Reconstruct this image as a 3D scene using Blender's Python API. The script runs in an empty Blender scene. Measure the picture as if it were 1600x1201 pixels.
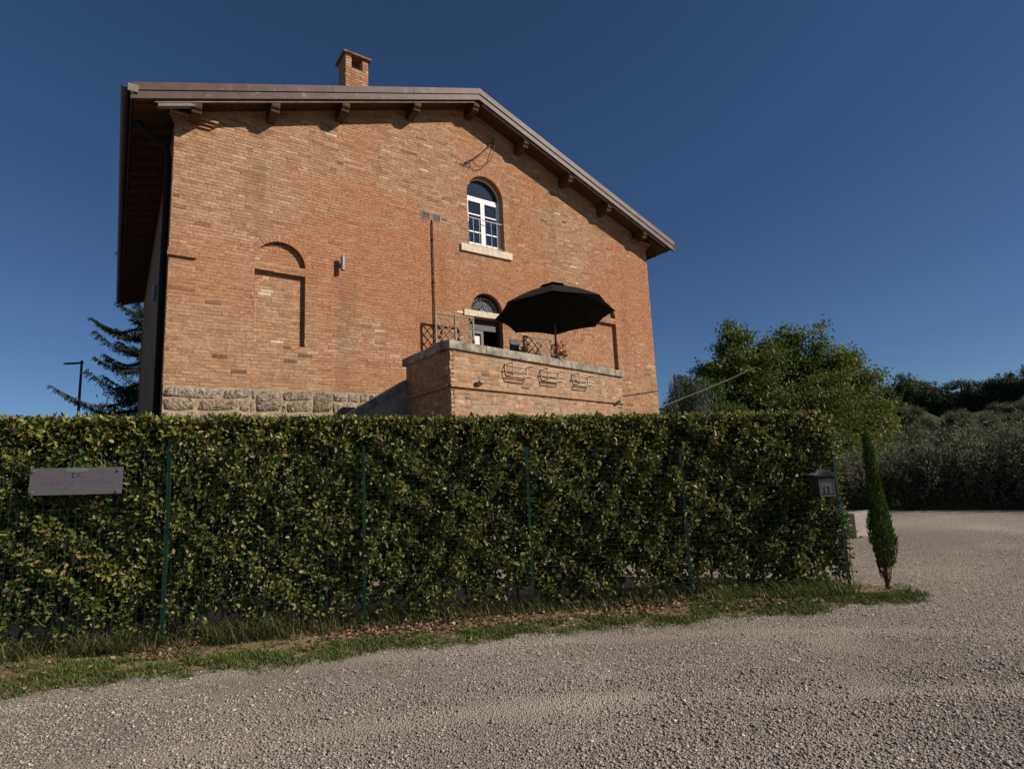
import bpy, bmesh, math, random
import numpy as np
from mathutils import Vector, Matrix
random.seed(7); RNG = np.random.default_rng(11)
SC = bpy.context.scene; COL = SC.collection
R = math.radians

# ------------------------------------------------------------------ camera, sky, sun, exposure
PITCH, ROLL, YAW, DIST = 0.1482, -0.0455, 0.6172, 11.9
cam = bpy.data.cameras.new('camera'); camo = bpy.data.objects.new('camera', cam); COL.objects.link(camo)
cam.sensor_fit = 'HORIZONTAL'; cam.sensor_width = 36; cam.lens = 36*880/1600; cam.clip_start = .05; cam.clip_end = 3000
_f = Vector((0, math.cos(PITCH), math.sin(PITCH))); _u = Vector((0, -math.sin(PITCH), math.cos(PITCH))); _x = Vector((1, 0, 0))
_r = _x*math.cos(ROLL)+_u*math.sin(ROLL); _up = -_x*math.sin(ROLL)+_u*math.cos(ROLL)
camo.matrix_world = Matrix(((_r.x, _up.x, -_f.x, 0), (_r.y, _up.y, -_f.y, 0), (_r.z, _up.z, -_f.z, 1.6), (0, 0, 0, 1)))
SC.camera = camo
U = Vector((math.cos(YAW), math.sin(YAW), 0)); N = Vector((math.sin(YAW), -math.cos(YAW), 0))
SUN = (U*0.78 + N + Vector((0, 0, .78))).normalized()
SUN_EL = math.asin(SUN.z); SUN_AZ = math.atan2(SUN.x, SUN.y)
w = bpy.data.worlds.new('World'); SC.world = w; w.use_nodes = True
nt = w.node_tree; bg = nt.nodes['Background']
sky = nt.nodes.new('ShaderNodeTexSky'); sky.sky_type = 'NISHITA'; sky.sun_disc = False
sky.sun_elevation = SUN_EL; sky.sun_rotation = SUN_AZ
sky.altitude = 600; sky.air_density = 0.9; sky.dust_density = 0.1; sky.ozone_density = 8.0
nt.links.new(sky.outputs[0], bg.inputs[0]); bg.inputs[1].default_value = 0.052
sl = bpy.data.lights.new('sun', 'SUN'); sl.energy = 4.4; sl.angle = R(.5); sl.color = (1.0, .90, .76)
so = bpy.data.objects.new('sun', sl); COL.objects.link(so); so.rotation_euler = SUN.to_track_quat('Z', 'Y').to_euler()
SC.view_settings.view_transform = 'Standard'; SC.view_settings.look = 'None'
SC.view_settings.exposure = 0.25; SC.view_settings.gamma = 1.0; SC.view_settings.use_curve_mapping = False
SC.cycles.max_bounces = 8; SC.cycles.transparent_max_bounces = 8

# ------------------------------------------------------------------ materials
def mat(name, col, rough=.8, spec=.3, metal=0., bump=0., bscale=40., var=.0, vscale=6., tint=None, trans=0., big=None, bdist=.02, zone=None, streak=0):
    """procedural material: base colour, noise variation, optional per-piece tint ramp, bump and leaf translucency"""
    m = bpy.data.materials.new(name); m.use_nodes = True; t = m.node_tree; ns, ln = t.nodes, t.links
    b = ns['Principled BSDF']; b.inputs['Roughness'].default_value = rough; b.inputs['Metallic'].default_value = metal
    b.inputs['Specular IOR Level'].default_value = spec
    geo = ns.new('ShaderNodeNewGeometry'); pos = geo.outputs['Position']
    if tint:
        a = ns.new('ShaderNodeAttribute'); a.attribute_name = 'tint'
        rp = ns.new('ShaderNodeValToRGB'); el = rp.color_ramp.elements
        while len(el) < len(tint): el.new(.5)
        for e, (p_, c_) in zip(el, tint): e.position = p_; e.color = (*c_, 1)
        ln.new(a.outputs['Fac'], rp.inputs[0]); c = rp.outputs[0]
    else:
        rgb = ns.new('ShaderNodeRGB'); rgb.outputs[0].default_value = (*col, 1); c = rgb.outputs[0]
    if big:                                                     # broad patches of a second colour that belong to the material
        bc, bs, lo, hi, amt = big
        nz = ns.new('ShaderNodeTexNoise'); nz.inputs['Scale'].default_value = bs; nz.inputs['Detail'].default_value = 5
        ln.new(pos, nz.inputs['Vector'])
        mr = ns.new('ShaderNodeMapRange'); mr.inputs[1].default_value = lo; mr.inputs[2].default_value = hi; mr.inputs[4].default_value = amt
        src = nz.outputs[0]
        if zone:                                                # a band of redder brick laid at one height of the wall
            sx = ns.new('ShaderNodeSeparateXYZ'); ln.new(pos, sx.inputs[0]); d_ = ns.new('ShaderNodeMath'); d_.operation = 'SUBTRACT'; ln.new(sx.outputs[2], d_.inputs[0]); d_.inputs[1].default_value = zone[0]
            ab = ns.new('ShaderNodeMath'); ab.operation = 'ABSOLUTE'; ln.new(d_.outputs[0], ab.inputs[0]); zr = ns.new('ShaderNodeMapRange'); zr.inputs[1].default_value = .3; zr.inputs[2].default_value = zone[1]*1.6; zr.inputs[3].default_value = .09; zr.inputs[4].default_value = -.05; ln.new(ab.outputs[0], zr.inputs[0])
            ad = ns.new('ShaderNodeMath'); ad.operation = 'ADD'; ln.new(src, ad.inputs[0]); ln.new(zr.outputs[0], ad.inputs[1]); src = ad.outputs[0]
        ln.new(src, mr.inputs[0])
        mx = ns.new('ShaderNodeMix'); mx.data_type = 'RGBA'; ln.new(mr.outputs[0], mx.inputs[0]); ln.new(c, mx.inputs[6]); mx.inputs[7].default_value = (*bc, 1)
        c = mx.outputs[2]
    if var:
        nz = ns.new('ShaderNodeTexNoise'); nz.inputs['Scale'].default_value = vscale; nz.inputs['Detail'].default_value = 6
        ln.new(pos, nz.inputs['Vector'])
        mr = ns.new('ShaderNodeMapRange'); mr.inputs[1].default_value = .3; mr.inputs[2].default_value = .7
        mr.inputs[3].default_value = 1-var; mr.inputs[4].default_value = 1+var; ln.new(nz.outputs[0], mr.inputs[0])
        mx = ns.new('ShaderNodeMix'); mx.data_type = 'RGBA'; mx.blend_type = 'MULTIPLY'; mx.inputs[0].default_value = 1
        ln.new(c, mx.inputs[6]); ln.new(mr.outputs[0], mx.inputs[7]); c = mx.outputs[2]
    if streak:                                                  # rain streaks and grime: noise drawn out downwards
        mp = ns.new('ShaderNodeMapping'); mp.inputs['Scale'].default_value = (2.6, 2.6, .22); ln.new(pos, mp.inputs[0])
        nz = ns.new('ShaderNodeTexNoise'); nz.inputs['Scale'].default_value = 1; nz.inputs['Detail'].default_value = 8; nz.inputs['Roughness'].default_value = .7; ln.new(mp.outputs[0], nz.inputs['Vector'])
        mr = ns.new('ShaderNodeMapRange'); mr.inputs[1].default_value = .50; mr.inputs[2].default_value = .72; mr.inputs[4].default_value = streak; ln.new(nz.outputs[0], mr.inputs[0])
        mx = ns.new('ShaderNodeMix'); mx.data_type = 'RGBA'; ln.new(mr.outputs[0], mx.inputs[0]); ln.new(c, mx.inputs[6]); mx.inputs[7].default_value = (.13, .085, .055, 1); c = mx.outputs[2]
    ln.new(c, b.inputs['Base Color'])
    if bump:
        nz = ns.new('ShaderNodeTexNoise'); nz.inputs['Scale'].default_value = bscale; nz.inputs['Detail'].default_value = 6
        ln.new(pos, nz.inputs['Vector'])
        bp = ns.new('ShaderNodeBump'); bp.inputs['Strength'].default_value = bump; bp.inputs['Distance'].default_value = bdist
        ln.new(nz.outputs[0], bp.inputs['Height']); ln.new(bp.outputs[0], b.inputs['Normal'])
    if trans:
        tr = ns.new('ShaderNodeBsdfTranslucent'); ln.new(c, tr.inputs['Color'])
        ms = ns.new('ShaderNodeMixShader'); ms.inputs[0].default_value = trans
        ln.new(b.outputs[0], ms.inputs[1]); ln.new(tr.outputs[0], ms.inputs[2]); ln.new(ms.outputs[0], ns['Material Output'].inputs[0])
    return m
BR = [(0, (.16, .095, .062)), (.14, (.26, .142, .084)), (.34, (.345, .175, .095)), (.55, (.40, .225, .128)), (.78, (.445, .275, .162)), (.93, (.48, .325, .21)), (1, (.58, .47, .35))]
M = {}
M['brick'] = mat('brick', None, .9, .15, bump=.35, bscale=90, var=.26, vscale=20, tint=BR, big=((.40, .16, .075), .42, .44, .60, .68), zone=(6.15, 1.0), streak=.42)
M['brick_terrace'] = mat('brick_terrace', None, .9, .15, streak=.5, bump=.4, bscale=70, var=.3, vscale=9, tint=BR, big=((.33, .25, .17), 1.6, .46, .66, .65))
M['mortar'] = mat('mortar', (.40, .28, .175), .95, .1, bump=.5, bscale=120, var=.3, vscale=5)
M['mortar_pale'] = mat('mortar_pale', (.37, .285, .195), .95, .1, bump=.5, bscale=120, var=.25, vscale=5)
M['stone'] = mat('travertine', None, .95, .15, bump=1., bscale=22, var=.4, vscale=14, big=((.10, .075, .055), 13, .55, .62, .75), tint=[(0, (.25, .19, .13)), (1, (.39, .31, .225))], bdist=.07)
M['pale_stone'] = mat('pale_stone', (.66, .56, .43), .9, .2, bump=.4, bscale=40, var=.18, vscale=9)
M['coping'] = mat('coping', (.34, .30, .24), .95, .15, streak=.4, bump=.6, bscale=50, var=.45, vscale=7, big=((.13, .12, .105), 2.4, .45, .7, .8))
M['roof_metal'] = mat('roof_metal', (.085, .050, .042), .55, .35, bump=.08, bscale=8, var=.3, vscale=4, big=((.20, .16, .14), 9, .60, .70, .6))
M['grey_metal'] = mat('grey_metal', (.17, .15, .125), .5, .5, var=.15)
M['wood'] = mat('roof_timber', (.085, .048, .026), .8, .2, bump=.5, bscale=30, var=.35, vscale=9)
M['verge'] = mat('verge_batten', (.33, .27, .22), .8, .2, var=.3, vscale=6)
M['terracotta'] = mat('terracotta', (.40, .17, .08), .85, .2, bump=.4, bscale=20, var=.3, vscale=5)
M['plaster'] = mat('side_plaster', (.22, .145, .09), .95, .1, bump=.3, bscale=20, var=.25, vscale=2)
M['black'] = mat('black_metal', (.016, .014, .013), .8, .15)
M['iron'] = mat('wrought_iron', (.045, .03, .024), .6, .4, var=.3, vscale=20)
M['wire'] = mat('basket_wire', (.50, .41, .30), .6, .4, var=.3, vscale=30)
M['white'] = mat('white_paint', (.80, .80, .79), .5, .4)
M['paper'] = mat('paper', (.80, .79, .77), .7, .2)
M['glass'] = mat('window_glass', (.012, .018, .032), .04, 1.)
M['dark'] = mat('interior_shade', (.012, .010, .009), .9, .1)
M['door'] = mat('door_wood', (.055, .045, .045), .5, .4, var=.2)
M['lamp'] = mat('lamp_metal', (.24, .25, .25), .45, .5, metal=.3)
M['trellis'] = mat('trellis_wood', (.30, .24, .17), .85, .2, var=.3, vscale=20)
M['canopy'] = mat('parasol_cloth', (.016, .0135, .0135), .85, .15, bump=.1, bscale=200)
M['post'] = mat('green_coated_steel', (.010, .036, .025), .45, .4, var=.3, vscale=9)
M['sign'] = mat('brushed_plaque', (.135, .126, .129), .45, .5, bump=.05, bscale=90, var=.05)
M['purple'] = mat('purple_print', (.17, .10, .20), .6, .3)
M['sign_green'] = mat('green_print', (.16, .20, .175), .6, .3)
M['sign_dark'] = mat('dark_print', (.055, .055, .055), .6, .3)
M['mailbox'] = mat('mailbox_iron', (.040, .037, .041), .6, .35, bump=.15, bscale=60, var=.2)
M['leaf'] = mat('hedge_leaf', None, .42, .4, var=.15, vscale=3, trans=.34,
                tint=[(0, (.026, .042, .009)), (.35, (.095, .122, .022)), (.7, (.235, .240, .050)), (.93, (.46, .40, .14)), (.955, (.26, .12, .05)), (1, (.40, .29, .16))])
M['twig'] = mat('twig', (.16, .11, .075), .9, .1, bump=.3, bscale=60, var=.3)
M['bark'] = mat('bark', (.075, .055, .04), .95, .1, bump=.8, bscale=15, var=.3)
def foliage(name, a, b, c, tr=.3, ro=.5): return mat(name, None, ro, .3, trans=tr, tint=[(0, a), (.55, b), (1, c)])
M['robinia'] = foliage('robinia_leaf', (0.050, 0.088, 0.018), (0.130, 0.180, 0.036), (0.310, 0.250, 0.060))
M['shrub'] = foliage('shrub_leaf', (0.055, 0.085, 0.018), (0.130, 0.160, 0.030), (0.260, 0.250, 0.060))
M['spruce'] = foliage('spruce_needle', (0.014, 0.022, 0.010), (0.032, 0.046, 0.018), (0.075, 0.085, 0.030), .12)
M['cedar'] = foliage('cedar_needle', (0.045, 0.072, 0.054), (0.083, 0.120, 0.083), (0.150, 0.180, 0.112), .15)
M['olive'] = foliage('olive_leaf', (0.060, 0.072, 0.042), (0.160, 0.170, 0.110), (0.340, 0.320, 0.220), 0.35)
M['cypress'] = foliage('cypress_spray', (0.036, 0.070, 0.014), (0.085, 0.140, 0.026), (0.160, 0.210, 0.050), .15)
M['wood_far'] = foliage('far_leaf', (0.032, 0.050, 0.020), (0.070, 0.095, 0.040), (0.140, 0.150, 0.055), 0.30)
M['olive_far'] = foliage('far_olive_leaf', (0.055, 0.070, 0.034), (0.110, 0.125, 0.065), (0.180, 0.180, 0.100), 0.30)
M['grass'] = foliage('grass_blade', (0.060, 0.088, 0.024), (0.140, 0.185, 0.046), (0.320, 0.290, 0.120), .3)
M['drygrass'] = foliage('dry_grass', (0.035, 0.050, 0.014), (0.085, 0.090, 0.032), (0.210, 0.165, 0.085), .25)
M['litter'] = mat('dry_leaf', None, .8, .2, tint=[(0, (.08, .045, .028)), (.5, (.19, .11, .065)), (1, (.35, .25, .165))])
M['pebble'] = mat('crushed_stone', None, .9, .2, tint=[(0, (.15, .13, .112)), (.4, (.295, .255, .218)), (.8, (.41, .36, .31)), (1, (.60, .55, .49))])
M['soil'] = mat('soil', (.24, .175, .105), .95, .1, bump=.8, bscale=40, var=.4, vscale=5, bdist=.04)
M['meadow'] = mat('meadow', (.065, .075, .028), .95, .1, bump=.8, bscale=1.2, var=.4, vscale=.35, bdist=.4, big=((.14, .12, .06), .05, .48, .62, .8))
M['red'] = mat('red_petal', (.42, .03, .03), .6, .3, trans=.2)
M['yellow'] = mat('yellow_petal', (.75, .55, .02), .6, .3, trans=.2)
M['bag'] = mat('blue_cloth', (.10, .14, .20), .8, .2)
def gravel():
    m = bpy.data.materials.new('gravel'); m.use_nodes = True; t = m.node_tree; ns, ln = t.nodes, t.links; b = ns['Principled BSDF']
    b.inputs['Roughness'].default_value = .95; b.inputs['Specular IOR Level'].default_value = .15
    pos = ns.new('ShaderNodeNewGeometry').outputs['Position']
    v = ns.new('ShaderNodeTexVoronoi'); v.inputs['Scale'].default_value = 75; ln.new(pos, v.inputs['Vector'])
    sp = ns.new('ShaderNodeSeparateColor'); ln.new(v.outputs['Color'], sp.inputs[0])
    rp = ns.new('ShaderNodeValToRGB'); e = rp.color_ramp.elements; e[0].color = (.18, .156, .135, 1); e[1].color = (.43, .375, .32, 1); ln.new(sp.outputs[0], rp.inputs[0])
    n1 = ns.new('ShaderNodeTexNoise'); n1.inputs['Scale'].default_value = .6; n1.inputs['Detail'].default_value = 7; ln.new(pos, n1.inputs['Vector'])
    mr = ns.new('ShaderNodeMapRange'); mr.inputs[1].default_value = .53; mr.inputs[2].default_value = .72; ln.new(n1.outputs[0], mr.inputs[0])
    mx = ns.new('ShaderNodeMix'); mx.data_type = 'RGBA'; ln.new(mr.outputs[0], mx.inputs[0]); ln.new(rp.outputs[0], mx.inputs[6]); mx.inputs[7].default_value = (.41, .35, .285, 1)
    last = mr.outputs[0]
    for cx, cy, rr in ((1.2, -7.2, 11.35), (1.2, -7.2, 12.75)):   # the same wheel tracks in the dust colour
        vd = ns.new('ShaderNodeVectorMath'); vd.operation = 'DISTANCE'; ln.new(pos, vd.inputs[0]); vd.inputs[1].default_value = (cx, cy, 0)
        s1 = ns.new('ShaderNodeMath'); s1.operation = 'SUBTRACT'; ln.new(vd.outputs['Value'], s1.inputs[0]); s1.inputs[1].default_value = rr
        s2 = ns.new('ShaderNodeMath'); s2.operation = 'ABSOLUTE'; ln.new(s1.outputs[0], s2.inputs[0])
        s3 = ns.new('ShaderNodeMapRange'); s3.inputs[1].default_value = .04; s3.inputs[2].default_value = .22; s3.inputs[3].default_value = .75; s3.inputs[4].default_value = 0; ln.new(s2.outputs[0], s3.inputs[0])
        s4 = ns.new('ShaderNodeMath'); s4.operation = 'MAXIMUM'; ln.new(last, s4.inputs[0]); ln.new(s3.outputs[0], s4.inputs[1]); last = s4.outputs[0]
    ln.new(last, mx.inputs[0])
    n2 = ns.new('ShaderNodeTexNoise'); n2.inputs['Scale'].default_value = .35; n2.inputs['Detail'].default_value = 4; ln.new(pos, n2.inputs['Vector'])
    m2 = ns.new('ShaderNodeMapRange'); m2.inputs[1].default_value = .35; m2.inputs[2].default_value = .65; m2.inputs[3].default_value = .8; m2.inputs[4].default_value = 1.12; ln.new(n2.outputs[0], m2.inputs[0])
    mu = ns.new('ShaderNodeMix'); mu.data_type = 'RGBA'; mu.blend_type = 'MULTIPLY'; mu.inputs[0].default_value = 1; ln.new(mx.outputs[2], mu.inputs[6]); ln.new(m2.outputs[0], mu.inputs[7])
    ln.new(mu.outputs[2], b.inputs['Base Color'])
    inv = ns.new('ShaderNodeMath'); inv.operation = 'SUBTRACT'; inv.inputs[0].default_value = 1; ln.new(v.outputs['Distance'], inv.inputs[1])
    bp = ns.new('ShaderNodeBump'); bp.inputs['Strength'].default_value = 1.; bp.inputs['Distance'].default_value = .011; ln.new(inv.outputs[0], bp.inputs['Height'])
    ln.new(bp.outputs[0], b.inputs['Normal']); return m
M['gravel'] = gravel()

# ------------------------------------------------------------------ mesh helpers
class B:
    """collects shapes into one mesh"""
    def __init__(s): s.v = []; s.f = []; s.t = []
    def add(s, v, f, tint=None):
        o = len(s.v); s.v += [tuple(p) for p in v]; s.f += [tuple(i+o for i in q) for q in f]; s.t += [(random.random() if tint is None else tint)]*len(v); return s
    def box(s, a, b, tint=None):
        (x0, y0, z0), (x1, y1, z1) = a, b
        return s.add([(x0, y0, z0), (x1, y0, z0), (x1, y1, z0), (x0, y1, z0), (x0, y0, z1), (x1, y0, z1), (x1, y1, z1), (x0, y1, z1)],
                     [(0, 3, 2, 1), (4, 5, 6, 7), (0, 1, 5, 4), (1, 2, 6, 5), (2, 3, 7, 6), (3, 0, 4, 7)], tint)
    def prism(s, poly, axis, a, b):
        """extrude a 2D polygon (x,z) along y, (x,y) along z or (y,z) along x"""
        n = len(poly); P = (lambda p, d: (p[0], d, p[1])) if axis == 'y' else (lambda p, d: (p[0], p[1], d)) if axis == 'z' else (lambda p, d: (d, p[0], p[1]))
        return s.add([P(p, a) for p in poly]+[P(p, b) for p in poly], [tuple(range(n)), tuple(range(2*n-1, n-1, -1))]+[(i, i+n, (i+1) % n+n, (i+1) % n) for i in range(n)])
    def tube(s, pts, r, n=6, cap=True):
        pts = [Vector(p) for p in pts]; rs = r if isinstance(r, (list, tuple)) else [r]*len(pts); o = len(s.v); v = []; f = []
        ref = None
        for i, p in enumerate(pts):
            d = (pts[min(i+1, len(pts)-1)]-pts[max(i-1, 0)]).normalized()
            if ref is None: ref = d.orthogonal().normalized()
            ref = (ref-d*ref.dot(d)); ref = ref.normalized() if ref.length > 1e-5 else d.orthogonal().normalized(); q = d.cross(ref)
            for k in range(n):
                a = 2*math.pi*k/n; v.append(p+(ref*math.cos(a)+q*math.sin(a))*rs[i])
        for i in range(len(pts)-1):
            for k in range(n): f.append((i*n+k, i*n+(k+1) % n, (i+1)*n+(k+1) % n, (i+1)*n+k))
        if cap: f += [tuple(range(n-1, -1, -1)), tuple(range((len(pts)-1)*n, len(pts)*n))]
        return s.add(v, f)
    def bar(s, a, b, w_, d_, side=None):
        """square-section bar from a to b"""
        a, b = Vector(a), Vector(b); d = (b-a).normalized(); n_ = Vector(side) if side else d.orthogonal().normalized(); n_ = (n_-d*n_.dot(d)).normalized(); q = d.cross(n_)
        v = [p+n_*sx*d_/2+q*sy*w_/2 for p in (a, b) for sx, sy in ((-1, -1), (1, -1), (1, 1), (-1, 1))]
        return s.add(v, [(3, 2, 1, 0), (4, 5, 6, 7), (0, 1, 5, 4), (1, 2, 6, 5), (2, 3, 7, 6), (3, 0, 4, 7)])
    def lathe(s, prof, n=16, c=(0, 0, 0)):
        v = [(c[0]+r*math.cos(2*math.pi*k/n), c[1]+r*math.sin(2*math.pi*k/n), c[2]+z) for r, z in prof for k in range(n)]
        f = [(i*n+k, i*n+(k+1) % n, (i+1)*n+(k+1) % n, (i+1)*n+k) for i in range(len(prof)-1) for k in range(n)]
        f += [tuple(range(n-1, -1, -1)), tuple(range((len(prof)-1)*n, len(prof)*n))]; return s.add(v, f)
    def mesh(s, name, m):
        me = bpy.data.meshes.new(name); me.from_pydata(s.v, [], s.f); me.update()
        a = me.attributes.new('tint', 'FLOAT', 'POINT'); a.data.foreach_set('value', np.array(s.t, 'f')); me.materials.append(m); return me
    def build(s, name, m, parent=None, smooth=False, bevel=0, loc=None):
        me = s.mesh(name, m)
        if bevel or True:
            bm = bmesh.new(); bm.from_mesh(me); bmesh.ops.recalc_face_normals(bm, faces=bm.faces)
            if bevel: bmesh.ops.bevel(bm, geom=bm.edges[:], offset=bevel, segments=2, affect='EDGES', profile=.5)
            bm.to_mesh(me); bm.free()
        if smooth: me.polygons.foreach_set('use_smooth', [True]*len(me.polygons))
        return link(name, me, parent, loc)
def link(name, me, parent=None, loc=None):
    o = bpy.data.objects.new(name, me); COL.objects.link(o)
    if parent: o.parent = parent
    if loc is not None: o.location = loc
    return o
def tag(o, label=None, cat=None, group=None, kind=None):
    if label: o['label'] = label
    if cat: o['category'] = cat
    if group: o['group'] = group
    if kind: o['kind'] = kind
    return o
def thing(name, label, cat, loc=(0, 0, 0), rz=0., group=None):
    o = bpy.data.objects.new(name, None); COL.objects.link(o); o.location = loc; o.rotation_euler = (0, 0, rz); o.empty_display_size = .2
    return tag(o, label, cat, group)
def np_mesh(name, V, F, m, tint=None, smooth=False):
    """mesh from numpy vertex array and an (n,k) face array"""
    me = bpy.data.meshes.new(name); k = F.shape[1]; me.vertices.add(len(V)); me.vertices.foreach_set('co', np.ascontiguousarray(V, 'f').ravel())
    me.loops.add(F.size); me.loops.foreach_set('vertex_index', np.ascontiguousarray(F, 'i').ravel())
    me.polygons.add(len(F)); me.polygons.foreach_set('loop_start', np.arange(0, F.size, k, dtype='i'))
    if smooth: me.polygons.foreach_set('use_smooth', np.ones(len(F), bool))
    me.update(calc_edges=True)
    if tint is not None: me.attributes.new('tint', 'FLOAT', 'POINT').data.foreach_set('value', np.ascontiguousarray(tint, 'f'))
    me.materials.append(m); return me
L8 = np.array([(0, 0, 0), (-.5, .32, .10), (-.42, .68, .09), (0, 1, -.10), (.42, .68, .09), (.5, .32, .10), (0, .32, 0), (0, .68, -.02)])
F8 = np.array([(0, 6, 1), (1, 6, 7), (1, 7, 2), (2, 7, 3), (0, 5, 6), (6, 5, 4), (6, 4, 7), (7, 4, 3)])
L5 = np.array([(0, 0, 0), (-.5, .45, .08), (0, 1, -.05), (.5, .45, .08)]); F5 = np.array([(0, 2, 1), (0, 3, 2)])
L6 = L8[:6]; F6 = np.array([(0, 2, 1), (0, 3, 2), (0, 5, 4), (0, 4, 3)])
def unit(a): return a/np.maximum(np.linalg.norm(a, axis=1, keepdims=True), 1e-9)
def leaves(P, axis, nrm, length, width, shape=0):
    """leaf blades at P growing along axis, facing nrm -> vertices, faces"""
    T, FT = ((L8, F8), (L5, F5), (L6, F6))[shape]; n = len(P)
    y = unit(axis); x = unit(np.cross(y, nrm)); z = np.cross(x, y)
    V = P[:, None]+T[None, :, 0:1]*width[:, None, None]*x[:, None]+T[None, :, 1:2]*length[:, None, None]*y[:, None]+T[None, :, 2:3]*length[:, None, None]*z[:, None]
    return V.reshape(-1, 3), (FT[None]+(np.arange(n)*len(T))[:, None, None]).reshape(-1, 3), len(T)
def rnd(n, *s): return RNG.normal(size=(n,)+s) if s else RNG.random(n)
def leaf_mesh(name, P, axis, nrm, length, width, m, tint, shape=0):
    V, F, k = leaves(P, axis, nrm, length, width, shape); return np_mesh(name, V, F, m, np.repeat(tint, k), smooth=(shape != 1))
def snoise(x, y, z=0., s=0):
    """smooth pseudo-noise, about -1..1"""
    return (np.sin(1.7*x+2.3*y+1.1*z+s)+np.sin(-2.9*x+1.3*y+2.1*z+1.7*s+1)+np.sin(4.1*x-3.7*y+.9*z+2.9*s+2)*.6+np.sin(5.3*x+6.1*y-4.7*z+s*.7)*.5)/3.1

# ------------------------------------------------------------------ ground
def HW(u, n, h=0.): q = U*u+N*(n-DIST); return Vector((q.x, q.y, h))
g = B(); g.add([(-900, -60, -.03), (900, -60, -.03), (900, 1500, -.03), (-900, 1500, -.03)], [(0, 1, 2, 3)]); tag(g.build('meadow', M['meadow']), kind='structure')
g = B(); edge = [(-40, -12), (40, -12), (40, 2), (24, 9.6), (17, 12.7), (12.75, 14.6), (10.4, 15.8), (9.7, 16.5), (8.6, 18.2), (9, 30), (-40, 30)]
g.add([(x, y, 0) for x, y in edge], [tuple(range(len(edge)))]); tag(g.build('gravel_yard', M['gravel']), kind='structure')
FX = np.array([-12, -3.58, -1.65, .12, 1.94, 3.80]); FY = np.array([4.66, 5.87, 6.19, 6.50, 6.70, 6.78])
fy = lambda x: np.interp(x, FX, FY)
GX = np.array([-12, -5.2, -4.14, -3.75, -3.35, -2.9, -2.42, -1.8, -1.07, -.3, .53, 1.3, 2.19, 3.1, 3.8, 4.15, 4.5]); GY = np.array([3.2, 4.4, 4.72, 4.86, 5.16, 5.12, 5.14, 5.40, 5.56, 5.78, 5.90, 5.98, 6.10, 6.24, 6.38, 6.50, 6.75])
gy = lambda x: np.interp(x, GX, GY)+.06*np.sin(x*4.1)+.045*np.sin(x*9.7+1)+.03*np.sin(x*21+2)
def vz(x, y):
    t = np.clip((y-gy(x))/(fy(np.minimum(x, 3.8))+1.05-gy(x)), 0, 1)
    return np.where(y < gy(x), .002, .004+.045*np.sin(np.pi*np.minimum(1, t*1.6+.02))*(.7+.3*np.sin(x*3+t*7)))
# verge: a low bank of soil between gravel and hedge, its front rim wandering
xs = np.linspace(-12, 4.5, 120); rows = np.linspace(0, 1, 9); V = []; F = []
for i, x in enumerate(xs):
    y0, y1 = gy(x), fy(min(x, 3.8))+1.05
    if x > 3.8: y1 = 7.75-(x-3.8)*1.2
    for j, t in enumerate(rows): V.append((x, y0+(y1-y0)*t, .004+.045*math.sin(math.pi*min(1, t*1.6+.02))*(.7+.3*math.sin(x*3+t*7))))
for i in range(len(xs)-1):
    for j in range(8): F.append((i*9+j, (i+1)*9+j, (i+1)*9+j+1, i*9+j+1))
tag(link('verge', np_mesh('verge', np.array(V), np.array(F), M['soil'], smooth=True)), kind='structure')
# loose crushed stones: real little rocks in the near part of the yard
TRACKS = [(1.2, -7.2, 11.35), (1.2, -7.2, 12.75)]           # wheel tracks: arcs where the stones are pressed into the dust
def track(x, y):
    m = np.zeros_like(x)
    for cx, cy, r in TRACKS: m = np.maximum(m, np.exp(-((np.hypot(x-cx, y-cy)-r+.08*np.sin(x*2.1+y))/.12)**2))
    return m
def pebbles():
    n = 500000; t = rnd(n); y = 2.5+9.5*t**1.25; x = -4.4+rnd(n)*13.4; x = x*(.55+y*.11); edge_ = np.clip((9.0*(.55+y*.11)-x)/(3.4*(.55+y*.11)), 0, 1)*np.clip((12.2-y)/3, 0, 1)
    ok = (y < gy(x)+.12) | (x > 4.35); dens = snoise(x*.9, y*.9, 0, 3)
    ok &= rnd(n) < edge_*np.clip(1.05+1.1*dens+.5*snoise(x*2.7, y*2.7, 0, 4)-.05*(y-3)-1.1*track(x, y)*(.75+.4*snoise(x*1.5, y, 0, 2)), .06, 1); x, y = x[ok], y[ok]; n = len(x)
    O = np.array([(1, 0, 0), (0, 1, 0), (-1, 0, 0), (0, -1, 0), (0, 0, 1.), (0, 0, -1)]); FO = np.array([(0, 1, 4), (1, 2, 4), (2, 3, 4), (3, 0, 4), (1, 0, 5), (2, 1, 5), (3, 2, 5), (0, 3, 5)])
    s = np.clip(RNG.lognormal(math.log(.0056), .42, n), .003, .017)
    V = O[None]*(.6+.7*RNG.random((n, 6, 1))); V = V+RNG.normal(size=(n, 6, 3))*.22; V[:, :, 2] *= .62
    a = rnd(n)*6.28; c, q = np.cos(a)[:, None], np.sin(a)[:, None]; X = V[:, :, 0]*c-V[:, :, 1]*q; Y = V[:, :, 0]*q+V[:, :, 1]*c
    V = np.stack([X, Y, V[:, :, 2]], 2)*s[:, None, None]; V += np.stack([x, y, s*.30], 1)[:, None]
    F = (FO[None]+(np.arange(n)*6)[:, None, None]); F = np.concatenate([F[y < 4.6].reshape(-1, 3), F[y >= 4.6][:, :4].reshape(-1, 3)])   # far stones: upper half only
    return np_mesh('gravel', V.reshape(-1, 3), F, M['pebble'], np.repeat(np.clip(.5+.25*RNG.normal(size=n), 0, 1), 6))
tag(link('gravel', pebbles()), 'loose grey crushed stone scattered over the yard', kind='stuff')

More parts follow.
